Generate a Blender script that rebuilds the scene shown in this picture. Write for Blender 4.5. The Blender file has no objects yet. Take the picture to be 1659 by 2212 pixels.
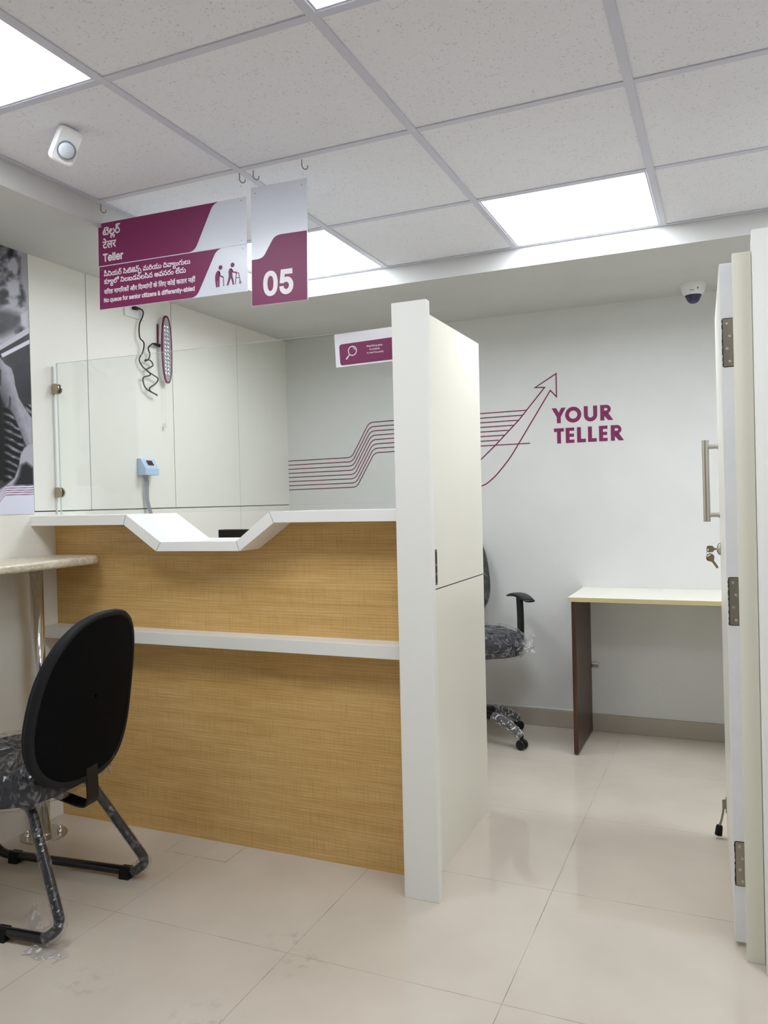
import bpy, bmesh, math, random
import numpy as np
from mathutils import Vector, Matrix, noise
from mathutils.geometry import delaunay_2d_cdt

random.seed(5)
scene = bpy.context.scene
COL = scene.collection

# ------------------------------------------------------------------ camera
CAM = (2.4665, -2.3639, 1.2218)
YAW, PITCH, ROLL = 0.412, -0.0136, -0.0235
F_PX, W_PX, H_PX = 1707.08, 1659.0, 2212.0

def camera_axes(yaw, pitch, roll):
    cy, sy = math.cos(yaw), math.sin(yaw)
    f = Vector((-sy * math.cos(pitch), cy * math.cos(pitch), math.sin(pitch)))
    r = Vector((cy, sy, 0)); u = r.cross(f)
    c, s = math.cos(roll), math.sin(roll)
    return c * r + s * u, -s * r + c * u, f

cam_data = bpy.data.cameras.new('camera')
cam_data.sensor_fit = 'VERTICAL'
cam_data.sensor_height = 36.0
cam_data.lens = 36.0 * F_PX / H_PX
cam_data.clip_start = 0.02
cam = bpy.data.objects.new('camera', cam_data)
r_, u_, f_ = camera_axes(YAW, PITCH, ROLL)
cam.matrix_world = Matrix(((r_.x, u_.x, -f_.x, CAM[0]), (r_.y, u_.y, -f_.y, CAM[1]), (r_.z, u_.z, -f_.z, CAM[2]), (0, 0, 0, 1)))
COL.objects.link(cam)
scene.camera = cam

# ------------------------------------------------------------------ world, light, exposure
LAMP_STRENGTH = 10.0
LAMP_COLOR = (0.90, 0.945, 1.0)
scene.view_settings.view_transform = 'Standard'
scene.view_settings.look = 'None'
scene.view_settings.gamma = 1.0
scene.view_settings.use_curve_mapping = False
scene.view_settings.exposure = 0.38
world = bpy.data.worlds.new('world')
world.use_nodes = True
world.node_tree.nodes['Background'].inputs[0].default_value = (0.8, 0.85, 0.9, 1)
world.node_tree.nodes['Background'].inputs[1].default_value = 0.3
scene.world = world
try:
    scene.cycles.max_bounces = 14
    scene.cycles.diffuse_bounces = 8
    scene.cycles.glossy_bounces = 6
    scene.cycles.transparent_max_bounces = 16
    scene.cycles.use_denoising = True
    scene.cycles.sample_clamp_indirect = 8.0
except Exception:
    pass

# ------------------------------------------------------------------ materials
def lin(c):
    c = c / 255.0
    return c / 12.92 if c <= 0.04045 else ((c + 0.055) / 1.055) ** 2.4

def rgb(r, g, b):
    return (lin(r), lin(g), lin(b), 1.0)

def mat(name, color, rough=0.5, metal=0.0, spec=0.5, coat=0.0):
    m = bpy.data.materials.new(name)
    m.use_nodes = True
    p = m.node_tree.nodes['Principled BSDF']
    p.inputs['Base Color'].default_value = color
    p.inputs['Roughness'].default_value = rough
    p.inputs['Metallic'].default_value = metal
    p.inputs['Specular IOR Level'].default_value = spec
    p.inputs['Coat Weight'].default_value = coat
    return m

class Nodes:
    def __init__(s, m):
        s.m = m; s.t = m.node_tree; s.p = s.t.nodes['Principled BSDF']
    def n(s, kind, **kw):
        x = s.t.nodes.new(kind)
        for k, v in kw.items():
            if k in x.inputs.keys() if isinstance(k, str) else False:
                x.inputs[k].default_value = v
            else:
                setattr(x, k, v)
        return x
    def link(s, a, b):
        s.t.links.new(a, b)
    def coords(s, scale=(1, 1, 1)):
        tc = s.n('ShaderNodeTexCoord'); mp = s.n('ShaderNodeMapping')
        mp.inputs['Scale'].default_value = scale
        s.link(tc.outputs['Object'], mp.inputs['Vector'])
        return mp.outputs['Vector']
    def noise(s, vec, scale, detail=3.0, rough=0.5):
        x = s.n('ShaderNodeTexNoise')
        x.inputs['Scale'].default_value = scale; x.inputs['Detail'].default_value = detail
        x.inputs['Roughness'].default_value = rough
        s.link(vec, x.inputs['Vector'])
        return x.outputs['Fac']
    def math(s, op, a, b=None, c=None):
        x = s.n('ShaderNodeMath'); x.operation = op
        for i, v in enumerate((a, b, c)):
            if v is None: continue
            if isinstance(v, (int, float)): x.inputs[i].default_value = v
            else: s.link(v, x.inputs[i])
        return x.outputs[0]
    def ramp(s, fac, stops):
        x = s.n('ShaderNodeValToRGB'); e = x.color_ramp.elements
        while len(e) < len(stops): e.new(0.5)
        for i, (p, c) in enumerate(stops):
            e[i].position = p; e[i].color = c
        s.link(fac, x.inputs['Fac'])
        return x.outputs['Color']
    def mix(s, fac, a, b, mode='MIX'):
        x = s.n('ShaderNodeMix'); x.data_type = 'RGBA'; x.blend_type = mode
        for sock, v in ((x.inputs[0], fac), (x.inputs[6], a), (x.inputs[7], b)):
            if isinstance(v, (int, float, tuple)): sock.default_value = v
            else: s.link(v, sock)
        return x.outputs[2]
    def bump(s, h, strength=0.2, dist=0.002):
        x = s.n('ShaderNodeBump'); x.inputs['Strength'].default_value = strength
        x.inputs['Distance'].default_value = dist
        s.link(h, x.inputs['Height']); s.link(x.outputs['Normal'], s.p.inputs['Normal'])
    def color(s, c): s.link(c, s.p.inputs['Base Color'])
    def rough(s, c): s.link(c, s.p.inputs['Roughness'])

def soft_paint(name, color, rough=0.6, spec=0.3, amount=0.03, scale=3.0, bump=0.05):
    m = mat(name, color, rough, spec=spec); k = Nodes(m)
    v = k.coords(); f = k.noise(v, scale, 4)
    dark = tuple(c * (1 - amount * 2) for c in color[:3]) + (1,)
    k.color(k.ramp(f, [(0.3, dark), (0.7, color)]))
    k.bump(k.noise(v, 180.0, 2), bump, 0.001)
    return m

M = {}
M['paint_white'] = soft_paint('white_wall_paint', rgb(222, 223, 221), 0.55, 0.3)
M['laminate_cream'] = soft_paint('cream_wall_laminate', rgb(236, 234, 226), 0.38, 0.4, 0.015, 1.5, 0.02)
M['laminate_white'] = soft_paint('white_laminate', rgb(236, 236, 231), 0.32, 0.4, 0.012, 2.0, 0.02)
M['countertop_white'] = soft_paint('solid_white_countertop', rgb(240, 240, 237), 0.25, 0.45, 0.01, 2.0, 0.01)
M['panel_cream'] = soft_paint('cream_laminate', rgb(234, 231, 219), 0.35, 0.4, 0.015, 2.0, 0.02)
M['jamb_cream'] = soft_paint('cream_painted_wood', rgb(226, 224, 209), 0.4, 0.4, 0.02, 2.0, 0.03)
M['door_face'] = soft_paint('cream_door_laminate', rgb(232, 230, 222), 0.35, 0.4, 0.01, 2.0, 0.02)
M['door_edge'] = soft_paint('white_primed_edge', rgb(236, 237, 243), 0.6, 0.3, 0.04, 9.0, 0.25)
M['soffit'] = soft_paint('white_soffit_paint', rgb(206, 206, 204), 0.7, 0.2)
M['groove'] = mat('dark_joint', rgb(62, 58, 50), 0.8)
M['t_bar'] = mat('white_painted_steel_bar', rgb(206, 206, 220), 0.4, 0.0, 0.4)
M['maroon'] = mat('maroon_vinyl', rgb(124, 36, 86), 0.42, spec=0.4)
M['maroon_line'] = mat('dark_maroon_vinyl', rgb(112, 24, 72), 0.45, spec=0.4)
M['sign_white'] = mat('white_sign_board', rgb(222, 227, 238), 0.22, spec=0.5)
M['white_ink'] = mat('white_vinyl', rgb(238, 232, 238), 0.4, spec=0.4)
M['steel'] = mat('brushed_steel', rgb(196, 192, 184), 0.28, 1.0)
M['dark_steel'] = mat('satin_steel', rgb(158, 152, 142), 0.36, 1.0)
M['chrome'] = mat('chrome', rgb(225, 222, 218), 0.07, 1.0)
M['black_plastic'] = mat('black_plastic', rgb(22, 22, 24), 0.42, spec=0.4)
M['black_gloss'] = mat('black_back_shell', rgb(4, 5, 8), 0.75, spec=0.12)
M['black_rim'] = mat('black_rubber_rim', rgb(26, 27, 30), 0.6, spec=0.25)
M['black_paint'] = mat('black_painted_tube', rgb(18, 18, 22), 0.22, spec=0.5)
M['fabric'] = mat('charcoal_fabric', rgb(40, 40, 46), 0.9, spec=0.2)
M['rubber'] = mat('black_rubber', rgb(16, 16, 17), 0.7, spec=0.3)
M['pvc_white'] = mat('white_plastic', rgb(232, 232, 232), 0.35, spec=0.45)
M['display_blue'] = mat('pale_blue_plastic', rgb(176, 200, 228), 0.4, spec=0.4)
M['display_dark'] = mat('dark_red_screen', rgb(46, 16, 22), 0.15, spec=0.5)
M['ribbon'] = mat('grey_ribbon', rgb(138, 144, 152), 0.5, spec=0.4)
M['brass'] = mat('worn_nickel', rgb(168, 156, 134), 0.3, 1.0)
M['red_dot'] = mat('red_enamel', rgb(150, 10, 25), 0.3)
M['edge_strip'] = mat('aluminium_strip', rgb(204, 206, 202), 0.4, spec=0.5)
M['paper'] = mat('white_paper', rgb(238, 236, 242), 0.5, spec=0.3)
M['desk_top'] = soft_paint('ivory_desk_laminate', rgb(243, 241, 229), 0.35, 0.4, 0.02, 8.0, 0.02)
M['desk_edge'] = mat('beige_edge_band', rgb(196, 182, 136), 0.45)
M['sensor_lens'] = mat('milky_lens', rgb(206, 212, 222), 0.2, spec=0.5)
M['camera_dome'] = mat('smoked_dome', rgb(44, 44, 84), 0.06, spec=0.6)
M['silver_reflector'] = mat('silver_reflector', rgb(235, 235, 238), 0.14, 1.0)
M['lens_bed'] = mat('clear_lens_over_grey', rgb(178, 178, 182), 0.12, 0.3)
M['slot_dark'] = mat('dark_slot', rgb(40, 30, 28), 0.7)
M['bronze'] = mat('bronze_strike', rgb(120, 104, 96), 0.4, 0.8)

def ceiling_tile_material():
    m = mat('mineral_fibre_tile', rgb(214, 213, 214), 0.9, spec=0.15); k = Nodes(m)
    v = k.coords()
    a = k.noise(v, 150.0, 3, 0.6); b = k.noise(v, 60.0, 2)
    f = k.math('MULTIPLY_ADD', b, 0.35, a)
    pits = k.ramp(f, [(0.50, (0, 0, 0, 1)), (0.57, (1, 1, 1, 1))])
    k.color(k.mix(pits, rgb(206, 205, 212), rgb(234, 234, 241)))
    k.bump(pits, 0.10, 0.001)
    return m
M['ceiling_tile'] = ceiling_tile_material()

def wood_material():
    m = mat('maple_laminate', rgb(206, 160, 96), 0.36, spec=0.4); k = Nodes(m)
    v = k.coords((0.55, 1.0, 6.0))
    g1 = k.noise(v, 5.0, 6, 0.62)
    v2 = k.coords((3.0, 1.0, 130.0)); g2 = k.noise(v2, 2.2, 4, 0.6)
    v3 = k.coords((190.0, 1.0, 7.0)); g3 = k.noise(v3, 1.5, 2, 0.5)
    v4 = k.coords((1.2, 1.0, 34.0)); w = k.n('ShaderNodeTexWave'); w.wave_type = 'BANDS'; w.bands_direction = 'Z'
    w.inputs['Scale'].default_value = 0.9; w.inputs['Distortion'].default_value = 9.0
    w.inputs['Detail'].default_value = 3.0; w.inputs['Detail Scale'].default_value = 0.8
    k.link(v4, w.inputs['Vector'])
    base = k.ramp(g1, [(0.28, rgb(204, 163, 98)), (0.5, rgb(218, 180, 115)), (0.75, rgb(229, 194, 134))])
    c = k.mix(k.math('MULTIPLY', k.ramp(g2, [(0.45, (0, 0, 0, 1)), (0.68, (1, 1, 1, 1))]), 0.40), base, rgb(176, 136, 76))
    c = k.mix(k.math('MULTIPLY', k.ramp(w.outputs['Fac'], [(0.55, (0, 0, 0, 1)), (0.95, (1, 1, 1, 1))]), 0.20), c, rgb(158, 116, 60))
    c = k.mix(k.math('MULTIPLY', k.ramp(g3, [(0.5, (0, 0, 0, 1)), (0.72, (1, 1, 1, 1))]), 0.34), c, rgb(165, 127, 71))
    k.color(c)
    return m
M['wood'] = wood_material()

def brown_wood_material():
    m = mat('walnut_laminate', rgb(70, 44, 34), 0.4, spec=0.4); k = Nodes(m)
    v = k.coords((30.0, 30.0, 1.2)); f = k.noise(v, 2.0, 4, 0.6)
    k.color(k.ramp(f, [(0.3, rgb(54, 37, 29)), (0.55, rgb(70, 46, 36)), (0.8, rgb(98, 60, 38))]))
    return m
M['brown_wood'] = brown_wood_material()

def ledge_material():
    m = mat('beige_stone_laminate', rgb(206, 196, 176), 0.3, spec=0.45); k = Nodes(m)
    f = k.noise(k.coords((1, 0.4, 1)), 120.0, 4, 0.65)
    k.color(k.ramp(f, [(0.35, rgb(188, 176, 152)), (0.55, rgb(214, 205, 186)), (0.7, rgb(226, 220, 204))]))
    return m
M['ledge'] = ledge_material()

def floor_material():
    m = mat('vitrified_tile', rgb(205, 194, 181), 0.1, spec=0.5); k = Nodes(m)
    tc = k.n('ShaderNodeTexCoord'); sep = k.n('ShaderNodeSeparateXYZ')
    k.link(tc.outputs['Object'], sep.inputs[0])
    X, Y = sep.outputs[0], sep.outputs[1]
    def line(c, origin, step, half):
        q = k.math('DIVIDE', k.math('SUBTRACT', c, origin), step)
        d = k.math('MULTIPLY', k.math('ABSOLUTE', k.math('SUBTRACT', k.math('FRACT', k.math('ADD', q, 0.5)), 0.5)), step)
        return k.math('LESS_THAN', d, half)
    def between(c, a, b):
        return k.math('MULTIPLY', k.math('GREATER_THAN', c, a), k.math('LESS_THAN', c, b))
    def one(c, at, half):
        return between(c, at - half, at + half)
    grout = k.math('MAXIMUM', line(X, 1.3455, 0.598, 0.0009), line(Y, -0.5262, 0.598, 0.0009))
    # an infill piece of tile cut in against the counter
    cut = k.math('MULTIPLY', one(Y, -0.13, 0.0012), between(X, 0.56, 0.875))
    cut = k.math('MAXIMUM', cut, k.math('MULTIPLY', k.math('MAXIMUM', one(X, 0.614, 0.0012), one(X, 0.867, 0.0012)), between(Y, -0.14, 0.02)))
    grout = k.math('MAXIMUM', grout, cut)
    v = k.coords(); cloud = k.noise(v, 2.2, 4, 0.6); fine = k.noise(v, 26.0, 3, 0.6)
    base = k.ramp(cloud, [(0.3, rgb(194, 184, 170)), (0.7, rgb(206, 197, 184))])
    # scuffs of dust left on the tiles
    sm = None
    for (sx, sy, rr) in ((1.31, -0.47, 0.09), (1.30, -0.86, 0.13), (1.42, -0.56, 0.10), (0.93, -0.82, 0.10), (2.35, -0.9, 0.16)):
        dx = k.math('SUBTRACT', X, sx); dy = k.math('SUBTRACT', Y, sy)
        d = k.math('SQRT', k.math('ADD', k.math('MULTIPLY', dx, dx), k.math('MULTIPLY', dy, dy)))
        a = k.math('SUBTRACT', 1.0, k.math('DIVIDE', d, rr)); a = k.math('MAXIMUM', a, 0.0)
        sm = a if sm is None else k.math('MAXIMUM', sm, a)
    spot = k.math('MULTIPLY', sm, k.ramp(fine, [(0.52, (0, 0, 0, 1)), (0.72, (1, 1, 1, 1))]))
    c = k.mix(k.math('MULTIPLY', spot, 0.55), base, rgb(140, 132, 124))
    gcol = k.ramp(k.noise(v, 9.0, 2), [(0.35, rgb(120, 108, 96)), (0.65, rgb(170, 158, 146))])
    k.color(k.mix(grout, c, gcol))
    r = k.math('MULTIPLY_ADD', k.noise(v, 5.0, 5, 0.7), 0.05, 0.025)
    r = k.math('MULTIPLY_ADD', grout, 0.5, k.math('MULTIPLY_ADD', spot, 0.3, r))
    k.rough(r)
    return m
M['floor'] = floor_material()
M['baseboard'] = soft_paint('grey_beige_skirting_tile', rgb(176, 168, 156), 0.25, 0.45, 0.03, 6.0, 0.02)

def glass_material(name, tint, spec_rough=0.0, haze=0.0, ior=1.5):
    m = bpy.data.materials.new(name); m.use_nodes = True
    t = m.node_tree; t.nodes.clear()
    out = t.nodes.new('ShaderNodeOutputMaterial'); mx = t.nodes.new('ShaderNodeMixShader')
    tr = t.nodes.new('ShaderNodeBsdfTransparent'); gl = t.nodes.new('ShaderNodeBsdfGlossy')
    fr = t.nodes.new('ShaderNodeFresnel')
    ge = t.nodes.new('ShaderNodeNewGeometry'); mr = t.nodes.new('ShaderNodeMapRange')
    mr.inputs[3].default_value = ior; mr.inputs[4].default_value = 1.0 / ior     # same air-to-glass reflectance on both faces of the pane
    t.links.new(ge.outputs['Backfacing'], mr.inputs[0]); t.links.new(mr.outputs[0], fr.inputs['IOR'])
    tr.inputs['Color'].default_value = tint
    gl.inputs['Roughness'].default_value = spec_rough
    t.links.new(fr.outputs[0], mx.inputs[0]); t.links.new(tr.outputs[0], mx.inputs[1]); t.links.new(gl.outputs[0], mx.inputs[2])
    if haze:
        df = t.nodes.new('ShaderNodeBsdfDiffuse'); df.inputs['Color'].default_value = (0.8, 0.8, 0.82, 1)
        m2 = t.nodes.new('ShaderNodeMixShader')
        nz = t.nodes.new('ShaderNodeTexNoise'); nz.inputs['Scale'].default_value = 22.0; nz.inputs['Detail'].default_value = 3.0; nz.inputs['Distortion'].default_value = 2.5
        tc = t.nodes.new('ShaderNodeTexCoord'); t.links.new(tc.outputs['Object'], nz.inputs['Vector'])
        rp = t.nodes.new('ShaderNodeMapRange'); rp.inputs[1].default_value = 0.54; rp.inputs[2].default_value = 0.68     # white haze streaks painted in as highlights caught on film creases
        rp.inputs[3].default_value = haze * 0.4; rp.inputs[4].default_value = haze * 4.5
        t.links.new(nz.outputs['Fac'], rp.inputs[0]); t.links.new(rp.outputs[0], m2.inputs[0])
        t.links.new(mx.outputs[0], m2.inputs[1]); t.links.new(df.outputs[0], m2.inputs[2])
        t.links.new(m2.outputs[0], out.inputs[0])
    else:
        t.links.new(mx.outputs[0], out.inputs[0])
    return m
M['glass'] = glass_material('clear_screen_glass', (0.968, 0.984, 0.974, 1))
M['glass_edge'] = mat('green_glass_edge', rgb(190, 204, 198), 0.12, spec=0.6)
M['film'] = glass_material('clear_plastic_film', (0.96, 0.96, 0.965, 1), 0.07, 0.045, 1.45)
M['film_crumpled'] = glass_material('crumpled_plastic_film', (0.90, 0.90, 0.91, 1), 0.08, 0.16)
M['bubble_film'] = glass_material('bubble_wrap_film', (0.86, 0.87, 0.88, 1), 0.15, 0.32)

def lamp_material():
    m = bpy.data.materials.new('lamp_diffuser'); m.use_nodes = True
    t = m.node_tree; t.nodes.clear()
    out = t.nodes.new('ShaderNodeOutputMaterial'); e = t.nodes.new('ShaderNodeEmission')
    e.inputs[0].default_value = LAMP_COLOR + (1,); e.inputs[1].default_value = LAMP_STRENGTH
    t.links.new(e.outputs[0], out.inputs[0])
    return m
M['lamp'] = lamp_material()

# ------------------------------------------------------------------ builders
def link_mesh(name, verts, faces, material, parent=None, loc=(0, 0, 0), smooth=False, bevel=0.0, mat_ids=None, seg=2):
    me = bpy.data.meshes.new(name)
    me.from_pydata([tuple(v) for v in verts], [], faces)
    bm = bmesh.new(); bm.from_mesh(me)
    bmesh.ops.recalc_face_normals(bm, faces=bm.faces)
    bm.to_mesh(me); bm.free()
    for m_ in (material if isinstance(material, (list, tuple)) else [material]):
        me.materials.append(m_)
    if mat_ids:
        for p, i in zip(me.polygons, mat_ids): p.material_index = i
    if smooth:
        for p in me.polygons: p.use_smooth = True
    o = bpy.data.objects.new(name, me); COL.objects.link(o)
    o.location = loc
    if parent is not None: o.parent = parent
    if bevel:
        b = o.modifiers.new('edge', 'BEVEL'); b.width = bevel; b.segments = seg; b.limit_method = 'ANGLE'
        b.angle_limit = math.radians(40)
        b.harden_normals = False
    return o

class Shape:
    """collects pieces of ONE part"""
    def __init__(s): s.v = []; s.f = []; s.mi = []
    def add(s, v, f, mi=0):
        o = len(s.v); s.v += [tuple(x) for x in v]; s.f += [tuple(i + o for i in q) for q in f]; s.mi += [mi] * len(f)
        return s
    def box(s, a, b, mi=0):
        (x0, y0, z0), (x1, y1, z1) = a, b
        v = [(x0, y0, z0), (x1, y0, z0), (x1, y1, z0), (x0, y1, z0), (x0, y0, z1), (x1, y0, z1), (x1, y1, z1), (x0, y1, z1)]
        return s.add(v, [(0, 3, 2, 1), (4, 5, 6, 7), (0, 1, 5, 4), (1, 2, 6, 5), (2, 3, 7, 6), (3, 0, 4, 7)], mi)
    def prism(s, outline, d0, d1, axis='y', mi=0):
        n = len(outline)
        def p(a, b, d): return {'y': (a, d, b), 'x': (d, a, b), 'z': (a, b, d)}[axis]
        v = [p(a, b, d0) for a, b in outline] + [p(a, b, d1) for a, b in outline]
        f = [tuple(range(n)), tuple(range(2 * n - 1, n - 1, -1))] + [(i, (i + 1) % n, n + (i + 1) % n, n + i) for i in range(n)]
        return s.add(v, f, mi)
    def loft(s, rings, cap=True, mi=0, closed=True):
        n = len(rings[0]); v = [p for r in rings for p in r]; f = []
        for k in range(len(rings) - 1):
            for i in range(n if closed else n - 1):
                j = (i + 1) % n
                f.append((k * n + i, k * n + j, (k + 1) * n + j, (k + 1) * n + i))
        if cap:
            f.append(tuple(range(n))); f.append(tuple(range(len(v) - 1, len(v) - n - 1, -1)))
        return s.add(v, f, mi)
    def lathe(s, prof, origin=(0, 0, 0), axis=(0, 0, 1), n=24, mi=0):
        a = Vector(axis).normalized(); t = Vector((1, 0, 0)) if abs(a.x) < 0.9 else Vector((0, 1, 0))
        u = a.cross(t).normalized(); w = a.cross(u)
        o = Vector(origin)
        rings = [[o + a * h + (u * math.cos(2 * math.pi * i / n) + w * math.sin(2 * math.pi * i / n)) * max(r, 1e-5) for i in range(n)] for r, h in prof]
        return s.loft(rings, True, mi)
    def tube(s, path, r, n=12, mi=0, wobble=0.0):
        P = [Vector(p) for p in path]; rings = []
        t0 = (P[1] - P[0]).normalized(); up = Vector((0, 0, 1)) if abs(t0.z) < 0.9 else Vector((0, 1, 0))
        u = t0.cross(up).normalized()
        for i, p in enumerate(P):
            t = (P[min(i + 1, len(P) - 1)] - P[max(i - 1, 0)]).normalized()
            u = (u - t * u.dot(t)).normalized(); w = t.cross(u)
            rr = r[i] if isinstance(r, (list, tuple)) else r
            ring = []
            for j in range(n):
                a = 2 * math.pi * j / n
                q = rr * (1 + wobble * (random.random() - 0.3)) if wobble else rr
                ring.append(p + (u * math.cos(a) + w * math.sin(a)) * q)
            rings.append(ring)
        return s.loft(rings, True, mi)
    def bar(s, path, width_dir, w, t, mi=0):
        """flat strip of width w along width_dir, thickness t, following path"""
        P = [Vector(p) for p in path]; wd = Vector(width_dir).normalized(); rings = []
        for i, p in enumerate(P):
            tg = (P[min(i + 1, len(P) - 1)] - P[max(i - 1, 0)]).normalized()
            nn = tg.cross(wd).normalized()
            rings.append([p + wd * w / 2 + nn * t / 2, p - wd * w / 2 + nn * t / 2, p - wd * w / 2 - nn * t / 2, p + wd * w / 2 - nn * t / 2])
        return s.loft(rings, True, mi)
    def obj(s, name, material, parent=None, loc=(0, 0, 0), smooth=False, bevel=0.0, seg=2):
        return link_mesh(name, s.v, s.f, material, parent, loc, smooth, bevel, s.mi if isinstance(material, (list, tuple)) else None, seg)

def smooth_path(pts, per=6):
    P = [Vector(p) for p in pts]; out = []
    for i in range(len(P) - 1):
        p0 = P[max(i - 1, 0)]; p1 = P[i]; p2 = P[i + 1]; p3 = P[min(i + 2, len(P) - 1)]
        for k in range(per):
            t = k / per
            out.append(0.5 * ((2 * p1) + (p2 - p0) * t + (2 * p0 - 5 * p1 + 4 * p2 - p3) * t * t + (3 * p1 - p0 - 3 * p2 + p3) * t ** 3))
    out.append(P[-1])
    return out

def round_corners(pts, radius, per=7, closed=False):
    """polyline with filleted corners (2D or 3D)"""
    P = [Vector(p) for p in pts]; out = []; n = len(P)
    for i in range(n):
        if not closed and i in (0, n - 1): out.append(P[i]); continue
        a, b, c = P[i - 1], P[i], P[(i + 1) % n]
        rr = radius[i] if isinstance(radius, (list, tuple)) else radius
        if rr <= 0: out.append(b); continue
        u = (a - b); w = (c - b); lu, lw = u.length, w.length; u /= lu; w /= lw
        half = max(1e-3, u.angle(w) / 2)
        d = min(rr / math.tan(half), lu * 0.49, lw * 0.49)
        s0 = b + u * d; s1 = b + w * d
        for k in range(per + 1):
            t = k / per
            out.append((1 - t) ** 2 * s0 + 2 * t * (1 - t) * b + t * t * s1)
    return out

def thing(name, label, cat, loc=(0, 0, 0), rot=(0, 0, 0), group=None):
    o = bpy.data.objects.new(name, None); COL.objects.link(o)
    o.empty_display_size = 0.05
    o.location = loc; o.rotation_euler = rot
    return tag(o, label, cat, group)

def tag(o, label, cat, group=None):
    o['label'] = label; o['category'] = cat
    if group: o['group'] = group
    return o

def structure(o, label=None, cat=None):
    o['kind'] = 'structure'
    if label: o['label'] = label
    if cat: o['category'] = cat
    return o

def copy_tree(o, parent=None):
    c = o.copy(); COL.objects.link(c)
    if parent is not None: c.parent = parent
    for ch in list(o.children): copy_tree(ch, c)
    return c

# flat artwork: filled outlines (non-zero winding), laid on a surface
def fill(contours):
    verts, edges = [], []
    for c in contours:
        o = len(verts); verts += [Vector((p[0], p[1])) for p in c]
        edges += [(o + i, o + (i + 1) % len(c)) for i in range(len(c))]
    V, E, Fc, *_ = delaunay_2d_cdt(verts, edges, [], 0, 1e-9)
    out = []
    segs = [(c[i - 1], c[i]) for c in contours for i in range(len(c))]
    for f in Fc:
        x = sum(V[i].x for i in f) / len(f); y = sum(V[i].y for i in f) / len(f); w = 0
        for a, b in segs:
            if (a[1] <= y) != (b[1] <= y):
                if a[0] + (y - a[1]) / (b[1] - a[1]) * (b[0] - a[0]) > x: w += 1 if b[1] > a[1] else -1
        if w: out.append(tuple(f))
    return [(v.x, v.y) for v in V], out

class Art:
    """flat shapes in (x, z) of a surface facing -y, placed at depth y"""
    def __init__(s, y): s.y = y; s.v = []; s.f = []
    def add(s, contours):
        v, f = fill(contours); o = len(s.v)
        s.v += [(a, s.y, b) for a, b in v]; s.f += [tuple(i + o for i in q) for q in f]
        return s
    def stroke(s, pts, w, closed=False):
        P = [Vector((p[0], p[1])) for p in pts]; n = len(P); L, R = [], []
        for i in range(n):
            a = P[i - 1] if (i > 0 or closed) else None; c = P[(i + 1) % n] if (i < n - 1 or closed) else None
            d0 = (P[i] - a).normalized() if a is not None else (c - P[i]).normalized()
            d1 = (c - P[i]).normalized() if c is not None else d0
            n0 = Vector((-d0.y, d0.x)); n1 = Vector((-d1.y, d1.x)); m = (n0 + n1)
            m = m.normalized() if m.length > 1e-6 else n0
            k = min(3.0, 1.0 / max(0.2, m.dot(n0)))
            L.append(P[i] + m * w / 2 * k); R.append(P[i] - m * w / 2 * k)
        o = len(s.v)
        s.v += [(p.x, s.y, p.y) for p in L] + [(p.x, s.y, p.y) for p in R]
        for i in range(n if closed else n - 1):
            j = (i + 1) % n
            s.f.append((o + i, o + j, o + n + j, o + n + i))
        return s
    def disc(s, c, r, hole=0.0, n=28):
        cs = [[(c[0] + r * math.cos(2 * math.pi * i / n), c[1] + r * math.sin(2 * math.pi * i / n)) for i in range(n)]]
        if hole: cs.append([(c[0] + hole * math.cos(-2 * math.pi * i / n), c[1] + hole * math.sin(-2 * math.pi * i / n)) for i in range(n)])
        return s.add(cs)
    def obj(s, name, material, parent=None):
        return link_mesh(name, s.v, s.f, material, parent)

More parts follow.
